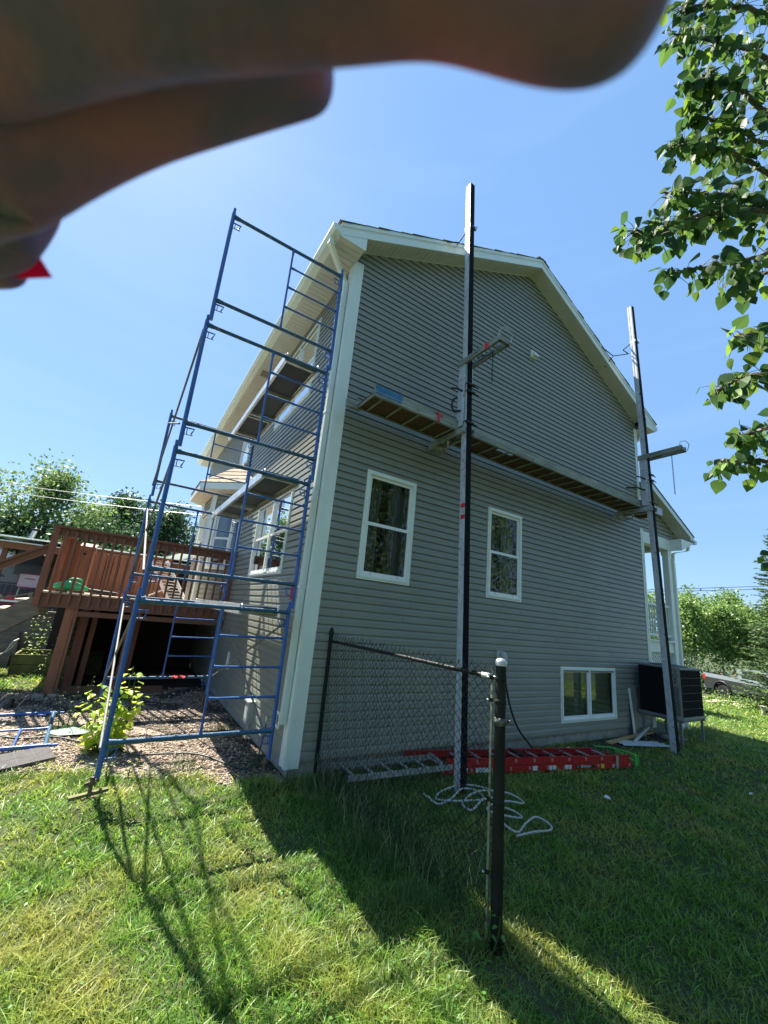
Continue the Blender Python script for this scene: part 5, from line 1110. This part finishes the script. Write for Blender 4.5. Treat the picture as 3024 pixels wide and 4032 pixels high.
# overhead wires
def wire(name, a, b, sag, r, mt, lab, g):
    a = Vector(a); b = Vector(b); m = MB(); m.tube([a.lerp(b, i / 16) + Vector((0, 0, -sag * 4 * (i / 16) * (1 - i / 16))) for i in range(17)], r, 5); tag(m.build(name, mt, None, (a + b) / 2), lab, 'wire', g)
wire('overhead_wire', (-14, 18.3, 5.6), (.1, 9.9, 4.78), .25, .010, SILV, 'upper bright service wire crossing the trees at left', 'service wires at left')
wire('overhead_wire', (-14, 18.2, 5.25), (.1, 9.9, 4.48), .22, .010, SILV, 'lower bright service wire crossing the trees at left', 'service wires at left')
for k, (z0, z1, lab) in enumerate(((9.9, 11.42, 'topmost of the four thin wires beyond the porch'), (9.55, 10.98, 'second of the four thin wires beyond the porch'), (7.6, 8.58, 'third of the four thin wires beyond the porch'), (7.2, 8.25, 'lowest of the four thin wires beyond the porch'))):
    a = Vector((68.4, 22.5, z0)); b = Vector((78.6, 15.9, z1)); d_ = b - a; wire('power_line', a - d_ * 3, b + d_ * 2, .0, .04, WIRE, lab, 'thin power lines beyond the porch')

# ------------------------------------------------------------------ trees
def leaf_cloud(P, size, n_per, spread, up=.3):
    """quads (bent diamond leaves) around points P (k,3) -> verts, faces"""
    k = len(P); n = k * n_per; c = np.repeat(P, n_per, 0) + RNG.normal(0, 1, (n, 3)) * spread
    a = RNG.normal(0, 1, (n, 3)); a /= np.linalg.norm(a, axis=1)[:, None]; b = RNG.normal(0, 1, (n, 3)); b[:, 2] += up
    b = np.cross(a, b); b /= np.linalg.norm(b, axis=1)[:, None] + 1e-9; s = size * RNG.uniform(.6, 1.25, n)[:, None]
    V = np.stack([c - a * s, c - b * s * .62 - np.cross(a, b) * s * .12, c + a * s, c + b * s * .62 + np.cross(a, b) * s * .12], 1).reshape(-1, 3)
    return V, np.arange(n * 4).reshape(-1, 4)
def tree(name, lab, x, y, h, cr, base, leaf, bark, size, nclump, nper, group=None, trunk_r=.14, spike=.3, zb=None, clump=.35):
    zg = gz(x, y) if zb is None else zb; t = thing(name, lab, 'tree', (x, y, zg), group); m = MB()
    P = catmull([(x, y, zg), (x + RNG.normal(0, .12), y + RNG.normal(0, .12), zg + h * .35), (x + RNG.normal(0, .25), y, zg + h * .65), (x + RNG.normal(0, .2), y, zg + h * .96)], 5)
    m.tube(P, [trunk_r * (1 - .93 * (i / (len(P) - 1))) for i in range(len(P))], 8); pts = []
    nl = max(10, nclump // 7)
    for i in range(nl):
        f = base + (1 - base) * (i + .5) / nl; p = P[min(int(f * (len(P) - 1)), len(P) - 1)]; prof = math.sin(math.pi * min(1, ((f - base) / (1 - base)) * .86 + .14)) ** .7
        a = i * 2.4 + RNG.normal(0, .4); ln = cr * prof * RNG.uniform(.55, 1.12) + .15; q = p + Vector((math.cos(a) * ln, math.sin(a) * ln, ln * RNG.uniform(.25, .75)))
        mid = p.lerp(q, .5) + Vector((0, 0, -.06 * ln)); C_ = catmull([p, mid, q], 4); r0 = trunk_r * .35 * (1 - .7 * f); m.tube(C_, [r0 * (1 - .8 * j / (len(C_) - 1)) for j in range(len(C_))], 5)
        for j in range(nclump // nl):
            u = RNG.uniform(.3, 1.05); c = C_[min(int(u * (len(C_) - 1)), len(C_) - 1)]; pts.append(tuple(c + Vector(RNG.normal(0, 1, 3)) * .17 * ln + Vector((0, 0, RNG.uniform(0, spike)))))
    for j in range(5): pts.append(tuple(P[-1] + Vector((RNG.normal(0, .15), RNG.normal(0, .15), -.15 * j + .2))))
    m.build('trunk', bark, t); V, F = leaf_cloud(np.array(pts), size, nper, clump * RNG.uniform(.5, 1.2, (len(pts), 1)).repeat(nper, 0) if False else clump); npmesh('crown', V, F, leaf, t); return t
LA = leafmat('maple_leaves', [(.05, .11, .035), (.09, .17, .05), (.14, .23, .07), (.19, .28, .08)], .5, .35)
LBk = leafmat('dark_leaves', [(.018, .05, .02), (.035, .085, .03), (.06, .12, .035)], .5, .3)
LC = leafmat('birch_leaves', [(.08, .16, .04), (.14, .24, .06), (.20, .31, .08), (.11, .19, .05)], .5, .4)
for (x, y, h, cr, lf, lab) in ((-5.9, 19.5, 6.8, 2.6, LA, 'tallest leafy tree at left, with spiky top shoots behind the wires'), (-9.3, 20.5, 5.7, 2.6, LA, 'leafy tree at the far left edge beyond the garage'), (-2.6, 21.5, 6.6, 2.2, LBk, 'dark round-headed tree behind the leaning scaffold legs'),
                              (-.6, 20.5, 6.3, 2.0, LBk, 'dark tree just left of the bay window roof'), (-4.1, 23.5, 5.8, 2.4, LA, 'yellow-green tree between the tall tree and the dark round one')):
    tree('broadleaf_tree', lab, x, y, h, cr, .14, lf, BARK, .085, 330, 34, 'leafy trees beyond the neighbouring yard', .16, .5, clump=.30)
tree('hedge_tree', 'low dark bushy tree filling the gap above the patio cover', -3.2, 18.0, 4.4, 2.6, .1, LBk, BARK, .085, 240, 30, None, .1)
tree('hedge_tree', 'low dark bushy tree behind the stove pipe', -6.9, 18.6, 4.2, 2.4, .1, LBk, BARK, .085, 240, 30, None, .1)
for i, (x, y, h, cr, lab) in enumerate(((34.5, 9.6, 5.6, 1.8, 'leafy birch just right of the porch post'), (36.5, 8.2, 5.9, 1.9, 'birch behind the pickup bed with pale trunk'), (38.5, 6.9, 6.1, 1.9, 'birch behind the pickup cab'), (40, 11.5, 6.8, 2.2, 'taller birch at the back of the wood, left side'), (41.5, 9.0, 7.0, 2.2, 'taller birch at the back of the wood, in the middle'), (40.5, 5.6, 6.6, 2.0, 'birch at the back of the wood beside the spruce'), (43, 3.0, 6.5, 2.2, 'birch behind the spruce'), (37.5, 4.4, 5.6, 1.8, 'small birch left of the spruce trunk'))):
    tree('birch_tree', lab, x, y, h * RNG.uniform(.92, 1.12), cr * .85, .36, LC, BIRCH, .105, 230, 30, 'pale-trunked birches at the edge of the wood', .085, .9, clump=.32)
tree('poplar_tree', 'thin poplar rising above the wood beside the porch downspout', 27.5, 9.0, 5.8, 1.1, .35, LC, BARK, .10, 90, 22, None, .08, .5, clump=.28)
tree('cedar_bush', 'dark green bush beside the porch column', 16.2, 3.4, 2.2, .8, .02, LBk, BARK, .06, 160, 40, None, .05)
# undergrowth mass
n = 420; x = RNG.uniform(26, 46, n); y = RNG.uniform(-2, 14, n); ok = (y > 3 - (x - 26) * .2) & ((x > 33)); P = np.stack([x[ok], y[ok], gzv(x[ok], y[ok]) + RNG.uniform(.1, 1.2, ok.sum())], -1)
V, F = leaf_cloud(P, .11, 60, .5); tag(npmesh('undergrowth', V, F, LBk), kind='stuff')
n = 40; P = np.stack([RNG.uniform(21.5, 24, n), RNG.uniform(1, 4.2, n), np.zeros(n)], -1); P[:, 2] = gzv(P[:, 0], P[:, 1]) + .12; V, F = leaf_cloud(P, .05, 40, .22); tag(npmesh('ground_cover', V, F, LF3), kind='stuff')
# spruce
def spruce(x, y, h, rb, lab):
    zg = gz(x, y); t = thing('spruce_tree', lab, 'tree', (x, y, zg)); m = MB(); m.tube([(x, y, zg), (x, y, zg + h * .6), (x, y, zg + h)], [.17, .08, .012], 8); VV = []; z = .15; k = 0
    while z < h - .12:
        f = z / h; ln0 = rb * (1 - f) ** .75 + .18; nb = int(9 + 6 * (1 - f))
        for j in range(nb):
            a = j * 6.283 / nb + k * .7 + RNG.normal(0, .15); ln = ln0 * RNG.uniform(.75, 1.15); dr = RNG.uniform(-.10, .10) - .10 * (1 - f); d = np.array([math.cos(a), math.sin(a), 0]); sd = np.array([-d[1], d[0], 0])
            p0 = np.array([x, y, zg + z]); m.tube([tuple(p0), tuple(p0 + d * ln * .6 + [0, 0, dr * ln * .6]), tuple(p0 + d * ln + [0, 0, dr * ln + .12 * ln])], [.02, .012, .004], 4, cap=False)
            ns = int(14 + ln * 46)
            u = RNG.uniform(.12, 1.04, ns); wd = (.26 * ln * (1 - u) + .05) ; o = RNG.uniform(-1, 1, ns) * wd; c = p0 + d * (ln * u)[:, None] + sd * o[:, None]; c[:, 2] += dr * ln * u + .12 * ln * u * u - .25 * abs(o) + RNG.normal(0, .02, ns)
            dirn = d * .7 + sd * (np.sign(o) * .7)[:, None] + RNG.normal(0, .25, (ns, 3)); dirn /= np.linalg.norm(dirn, axis=1)[:, None]; L_ = RNG.uniform(.09, .18, ns)[:, None]; up = np.tile([0, 0, 1.], (ns, 1)) + RNG.normal(0, .35, (ns, 3)); ww = np.cross(dirn, up); ww /= np.linalg.norm(ww, axis=1)[:, None]
            VV.append(np.stack([c - dirn * L_ * .4, c - ww * .032, c + dirn * L_, c + ww * .032], 1))
        z += .17 + .05 * RNG.random(); k += 1
    m.build('trunk', BARK, t); V = np.concatenate(VV).reshape(-1, 3); npmesh('crown', V, np.arange(len(V)).reshape(-1, 4), leafmat('spruce_needles', [(.03, .07, .035), (.07, .13, .04), (.13, .21, .05)], .55, .15), t)
spruce(24.1, 1.0, 9.2, 2.4, 'tall dark spruce at the right edge with drooping lit boughs')
# trees across the lawn behind the photographer, seen in the window glass
for (x, y, h, cr, lab) in ((-5, -13.5, 11, 3.2, 'leafy tree behind the viewer, left one, reflected in the panes'), (1, -14.5, 12, 3.4, 'tall leafy tree behind the viewer, middle one, reflected in the panes'), (8, -13.5, 11.5, 3.4, 'leafy tree behind the viewer, right one, reflected in the panes'), (15, -13, 11, 3.4, 'leafy tree behind the viewer, farthest right, reflected in the panes')):
    tree('yard_tree', lab, x, y, h, cr, .1, LA, BARK, .11, 460, 34, 'leafy trees across the lawn behind the viewer', .16, .4, clump=.42)
# near tree with overhanging branches
LN = leafmat('poplar_leaves', [(.025, .065, .028), (.035, .09, .03), (.07, .15, .03), (.03, .08, .03), (.14, .25, .03), (.04, .09, .04)], .55, .45, spec=.25)
BR = [([(1.19, -4.6, 5.15), (.68, -4.45, 5.27), (.32, -4.33, 5.19), (.01, -4.22, 5.08)], 78), ([(1.27, -4.63, 5.48), (.72, -4.48, 5.68), (.34, -4.33, 5.56), (.08, -4.23, 5.33)], 84), ([(1.31, -4.5, 4.98), (.56, -4.38, 4.9), (.25, -4.3, 4.82), (.06, -4.24, 4.68)], 84),
      ([(1.29, -4.53, 4.71), (.79, -4.36, 4.77), (.42, -4.25, 4.74), (.19, -4.18, 4.66)], 76), ([(1.34, -4.49, 4.46), (.75, -4.3, 4.64), (.4, -4.2, 4.6), (.12, -4.1, 4.45)], 80), ([(1.36, -4.48, 4.39), (.75, -4.32, 4.31), (.39, -4.19, 4.22), (.08, -4.07, 4.10)], 80),
      ([(1.18, -4.52, 4.5), (.79, -4.34, 4.27), (.39, -4.16, 4.1), (.08, -4.02, 3.92), (-.07, -3.96, 3.82)], 74), ([(.95, -4.44, 4.27), (.53, -4.26, 4.13), (.2, -4.12, 3.95), (-.02, -4.04, 3.73)], 48), ([(1.15, -4.55, 4.25), (.73, -4.31, 3.91), (.37, -4.16, 3.72), (.13, -4.04, 3.62)], 52),
      ([(1.07, -4.43, 4.03), (.73, -4.28, 3.8), (.49, -4.2, 3.62)], 26), ([(1.36, -4.48, 3.62), (.92, -4.3, 3.49), (.66, -4.23, 3.39), (.5, -4.17, 3.32)], 34), ([(1.39, -4.46, 3.47), (.91, -4.22, 3.27), (.64, -4.15, 3.15), (.47, -4.07, 3.03)], 44),
      ([(1.46, -4.41, 3.18), (1.03, -4.22, 3.01), (.77, -4.14, 2.87), (.60, -4.10, 2.80)], 40), ([(1.51, -4.37, 2.91), (1.01, -4.14, 2.78), (.71, -4.06, 2.71), (.55, -4.04, 2.66)], 26), ([(2.52, -4.15, 2.59), (2.01, -3.91, 2.4), (1.82, -3.85, 2.31)], 9),
      ([(1.3, -4.7, 5.9), (.8, -4.6, 6.1), (.4, -4.5, 5.95)], 60), ([(1.2, -4.45, 4.85), (.9, -4.5, 5.0), (.6, -4.5, 5.0)], 60), ([(1.4, -4.6, 4.7), (1.0, -4.55, 4.55), (.7, -4.5, 4.45)], 60), ([(1.4, -4.6, 5.4), (1.0, -4.55, 5.35), (.7, -4.5, 5.25)], 60)]
nt_ = thing('near_poplar', 'poplar with large heart-shaped leaves overhanging the top right corner', 'tree', (3.1, -5.1, G0))
tr_, lm, tw = MB(), MB(), MB()
TP = catmull([(3.1, -5.1, G0), (3.0, -5.1, 1.5), (2.85, -5.0, 3.2), (2.6, -5.0, 5.0), (2.5, -5.0, 7.2)], 5); tr_.tube(TP, [.15 * (1 - .75 * i / (len(TP) - 1)) for i in range(len(TP))], 12)
for pts, n in BR:
    n = int(n * 2.0)
    P = catmull(pts, 8); e = Vector(pts[0]); k = min(TP, key=lambda q: abs(q.z - (e.z - .35))); C_ = catmull([k, k.lerp(e, .5) + Vector((0, 0, .05)), e], 4)[:-1] + P
    C_ = [c + Vector(RNG.normal(0, .006, 3)) for c in C_]; tr_.tube(C_, [.020 * (1 - .86 * j / (len(C_) - 1)) + .0012 for j in range(len(C_))], 6)
    for j in range(n):
        u = (j + RNG.random()) / n; u = u ** .8; c = P[min(int(u * (len(P) - 1)), len(P) - 1)]; off = rnd_unit(); off.z = off.z * .8 - .25; off *= RNG.uniform(.02, .17) * (1.2 - .6 * u)
        q = c + off; tw.tube([c, c.lerp(q, .5) + Vector((0, 0, .01)), q], [.0022, .0016, .0009], 4, cap=False)
        d = (Vector((off.x, off.y, off.z)).normalized() * .5 + Vector((0, 0, -.75)) + rnd_unit() * .55).normalized(); nn = (rnd_unit() + Vector((-.5, -.3, .25))).normalized(); s_ = RNG.uniform(.5, 1.3)
        if abs(d.dot(nn)) > .95: nn = d.orthogonal()
        lm.add(leaf_verts(q, d, nn, .070 * s_, .064 * s_, RNG.uniform(-.35, .55)), LF_F)
tr_.build('trunk', BARK, nt_); tw.build('leaf_stalks', mat('twig', (.12, .10, .05), .8), nt_); lm.build('leaves', LN, nt_)

# ------------------------------------------------------------------ pickup truck
tk = thing('pickup_truck', 'grey and silver pickup truck parked beyond the lawn, behind the spruce boughs', 'truck', (31, 6, gz(31, 6)))
zt_ = -1.17; u_ = Vector((.305, -.952, 0)).normalized(); u_ = Vector((29.973 - 30.9, 5.0 - 7.3, 0)).normalized(); sd_ = Vector((-u_.y, u_.x, 0)); sd_ = sd_ if sd_.dot(Vector((1, .6, 0))) > 0 else -sd_
MT = frameM((30.75, 7.35, zt_), u_, sd_)   # s: rear -> front, t: away from the viewer
def body(name, prof, t0, t1, mt): m = MB(MT); m.prism([(s, t0, z) for s, z in prof], (0, t1 - t0, 0)); return m.build(name, mt, tk)
import itertools
def arch(cx, r, n=8): return [(cx + r * math.cos(a_), .42 + r * math.sin(a_)) for a_ in np.linspace(math.pi, 0, n)]
low = [(0, .50), (.05, .45)] + arch(1.15, .50) + [(3.4, .42)] + arch(4.75, .50) + [(5.75, .45), (5.8, .75), (5.78, .98), (0, 1.10)]
body('lower_body', low, 0, .05, TRUCKD); body('lower_body', low, 1.85, 1.9, TRUCKD)
up_ = [(0, 1.102), (5.78, .982), (5.7, 1.12), (4.3, 1.22), (2.2, 1.28), (0, 1.34), (-.03, 1.25)]
body('upper_side', up_, -.005, .055, TRUCKC); body('upper_side', up_, 1.845, 1.905, TRUCKC)
body('bonnet', [(4.2, .6), (5.78, .6), (5.7, 1.10), (4.25, 1.20)], .056, 1.844, TRUCKC); body('bed_floor', [(.02, .6), (2.1, .6), (2.1, .75), (.02, .75)], .056, 1.844, DARKM); body('tailgate', [(0, .6), (.06, .6), (.06, 1.30), (0, 1.30)], .056, 1.844, TRUCKD)
body('cab', [(2.12, .6), (4.2, .6), (4.25, 1.20), (3.75, 1.80), (3.5, 1.86), (2.35, 1.88), (2.15, 1.80)], .06, 1.84, TRUCKC)
m = MB(MT); m.prism([(2.35, .052, 1.32), (4.05, .052, 1.26), (3.65, .052, 1.74), (2.45, .052, 1.78)], (0, .006, 0)); m.prism([(2.148, .2, 1.35), (2.148, 1.7, 1.35), (2.148, 1.6, 1.75), (2.148, .3, 1.75)], (-.008, 0, 0)); m.build('window', mat('dark_car_glass', (.03, .035, .04), .08, coat=.5), tk)
m = MB(MT); m.box(.02, 2.12, .0, .07, 1.345, 1.375); m.box(.02, 2.12, 1.83, 1.9, 1.345, 1.375); m.build('bed_rail_cap', DARKM, tk)
for t_ in (-.012, 1.86): m = MB(MT); m.box(-.02, .10, t_, t_ + .055, .92, 1.25); m.build('tail_light', TAIL, tk)
m = MB(MT); m.box(-.12, .02, .1, 1.8, .42, .60); m.build('bumper', STEEL, tk)
for cx, t0 in itertools.product((1.15, 4.75), (.02, 1.64)):
    m = MB(MT); m.tube([(cx, t0, .42), (cx, t0 + .24, .42)], .40, 24); w_ = m.build('wheel', TYRE, tk); m = MB(MT); m.tube([(cx, t0 - .008, .42), (cx, t0 + .01, .42)], .23, 16); m.build('rim', DARKM, w_); m = MB(MT); m.tube([(cx, t0 - .02, .42), (cx, t0 - .009, .42)], .06, 10); m.build('hub', STEEL, w_)
    m = MB(MT); m.tube([(cx + .52 * math.cos(a_), (-.02 if t0 < 1 else 1.9), .42 + .52 * math.sin(a_)) for a_ in np.linspace(-.1, math.pi + .1, 14)], .045, 6); m.build('fender_flare', DARKM, tk)
m = MB(MT); m.beam((.9, .8, .76), (1.55, .9, 1.75), .05, .05); m.beam((.8, 1.1, .76), (.3, 1.0, 1.38), .12, .03); tag(m.build('timber', PINE, None, tuple(MT @ Vector((1.0, .9, .76)))), 'pale timber sticking up out of the pickup bed', 'timber')
# pale poles in the brush line
for i in range(12):
    x = RNG.uniform(21.2, 25.5); y = 5.2 - (x - 21.2) * .75 + RNG.normal(0, .4); a_ = -.9 + RNG.normal(0, .35); ln = RNG.uniform(.9, 2.2); z = gz(x, y) + .10 + RNG.uniform(0, .12); d_ = Vector((math.cos(a_), math.sin(a_), RNG.normal(0, .06)))
    p = Vector((x, y, z)); m = MB(); m.tube(catmull([p - d_ * ln / 2, p + rnd_unit() * .06, p + d_ * ln / 2], 3), [.05] * 3 + [.035] * 3 + [.025], 6); tag(m.build('stripped_pole', DRIFT, None, tuple(p)), 'pale stripped pole lying in the brush line at the lawn edge', 'pole', 'pale stripped poles along the lawn edge')
m = MB(); p = Vector((21.6, 1.95, gz(21.6, 2))); m.tube([p, p + Vector((0, 0, .30))], .07, 10); m.tube([p + Vector((0, 0, .30)), p + Vector((0, 0, .38))], [.09, .09], 10); m.tube([p + Vector((-.13, 0, .22)), p + Vector((.13, 0, .22))], .05, 8); tag(m.build('hydrant_post', DRIFT, None, tuple(p)), 'short pale post standing at the lawn edge below the spruce', 'post')

# ------------------------------------------------------------------ hand shading the lens
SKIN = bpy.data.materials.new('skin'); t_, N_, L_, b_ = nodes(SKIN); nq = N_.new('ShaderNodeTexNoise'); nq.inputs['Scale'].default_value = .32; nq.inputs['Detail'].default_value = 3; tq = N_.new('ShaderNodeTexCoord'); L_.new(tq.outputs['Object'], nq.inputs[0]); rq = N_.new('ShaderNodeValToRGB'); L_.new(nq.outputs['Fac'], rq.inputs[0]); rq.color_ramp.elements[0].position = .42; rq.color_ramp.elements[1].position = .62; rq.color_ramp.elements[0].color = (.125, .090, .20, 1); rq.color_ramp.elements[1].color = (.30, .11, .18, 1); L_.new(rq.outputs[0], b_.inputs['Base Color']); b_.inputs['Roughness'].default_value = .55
b_.inputs['Subsurface Weight'].default_value = .9; b_.inputs['Subsurface Radius'].default_value = (1.0, .32, .30); b_.inputs['Subsurface Scale'].default_value = .014
nz = N_.new('ShaderNodeTexNoise'); nz.inputs['Scale'].default_value = 4; nz.inputs['Detail'].default_value = 8; L_.new(tq.outputs['Object'], nz.inputs[0]); bp_ = N_.new('ShaderNodeBump'); bp_.inputs['Strength'].default_value = .2; bp_.inputs['Distance'].default_value = .15; L_.new(nz.outputs['Fac'], bp_.inputs['Height']); L_.new(bp_.outputs[0], b_.inputs['Normal'])
def hp_(px, py, d):
    return CAM + (AX_R * ((px - 1512) / 1582.85) - AX_U * ((py - 2016) / 1582.85) + AX_F) * d
HO = hp_(-600, 300, .10); SC = 100.0
J = {  # hand joints: position and radius (metres)
 'palm': (hp_(-900, 300, .105), .026), 'palm2': (hp_(-640, 240, .098), .024), 'wrist': (hp_(-1900, 500, .13), .024), 'arm': (hp_(-4200, 900, .20), .032),
 'i1': (hp_(-180, -40, .068), .0155), 'i2': (hp_(560, -110, .060), .0108), 'i3': (hp_(1180, -135, .059), .0100), 'i4': (hp_(1800, -140, .059), .0088), 'i5': (hp_(2280, -5, .058), .0098), 'i6': (hp_(2660, -40, .0575), .0084),
 'm1': (hp_(-330, 520, .088), .0165), 'm2': (hp_(60, 490, .088), .0148), 'm3': (hp_(480, 380, .088), .0116), 'm4': (hp_(930, 275, .087), .0102), 'm5': (hp_(1320, 185, .086), .0092),
 'k1': (hp_(-30, 730, .095), .0150),
 'r1': (hp_(-450, 640, .108), .020), 'r2': (hp_(-65, 590, .106), .0235), 'r3': (hp_(-205, 860, .106), .0175), 'r4': (hp_(-190, 960, .104), .0150),
 'l1': (hp_(-760, 700, .125), .015), 'l2': (hp_(-420, 980, .132), .0105), 'l3': (hp_(-120, 1030, .130), .0080), 'l4': (hp_(60, 1040, .126), .0066),
 't1': (hp_(-1000, -200, .085), .018), 't2': (hp_(-900, -900, .075), .012), 't3': (hp_(-500, -1300, .07), .009)}
ED = [('palm', 'palm2'), ('palm', 'wrist'), ('wrist', 'arm'), ('palm2', 'i1'), ('i1', 'i2'), ('i2', 'i3'), ('i3', 'i4'), ('i4', 'i5'), ('i5', 'i6'), ('palm2', 'm1'), ('m1', 'm2'), ('m2', 'm3'), ('m3', 'm4'), ('m4', 'm5'), ('m1', 'k1'), ('palm', 'r1'), ('r1', 'r2'), ('r2', 'r3'), ('r3', 'r4'), ('palm', 'l1'), ('l1', 'l2'), ('l2', 'l3'), ('l3', 'l4'), ('palm', 't1'), ('t1', 't2'), ('t2', 't3')]
ks = list(J); me = bpy.data.meshes.new('hand'); me.from_pydata([tuple((J[k][0] - HO) * SC) for k in ks], [(ks.index(a), ks.index(b)) for a, b in ED], []); hand = bpy.data.objects.new('hand', me); COL.objects.link(hand)
hand.scale = (1 / SC,) * 3; hand.location = HO; me.materials.append(SKIN)
sk = hand.modifiers.new('skin', 'SKIN'); sk.use_smooth_shade = True
for i, k in enumerate(ks): v = me.skin_vertices[0].data[i]; v.radius = (J[k][1] * SC * 1.12,) * 2; v.use_root = (k == 'palm')
sb = hand.modifiers.new('sub', 'SUBSURF'); sb.levels = 3; sb.render_levels = 3
tag(hand, 'blurred dark hand held in front of the lens across the top of the view', 'hand')
m = MB(); n0 = hp_(40, 1010, .122); tip = hp_(208, 1094, .124); s1 = hp_(135, 972, .124); s2 = hp_(60, 1100, .124)
m.add([n0, s1, tip, s2, n0 - AX_F * .002, s1 - AX_F * .001, tip, s2 - AX_F * .001], [(0, 1, 2, 3), (7, 6, 5, 4), (0, 4, 5, 1), (1, 5, 2), (3, 2, 7), (0, 3, 7, 4)])
NAIL = leafmat('red_lit_nail', [(.34, .015, .06), (.40, .02, .08)], .3, .3)  # red glow of the lit fingertip put into the nail colour
fn = m.build('fingernail', NAIL, hand, tuple(n0)); fn.parent = hand
hand_inv = Matrix.Translation(HO) @ Matrix.Diagonal((1 / SC, 1 / SC, 1 / SC, 1)); fn.matrix_parent_inverse = hand_inv.inverted(); fn.location = n0
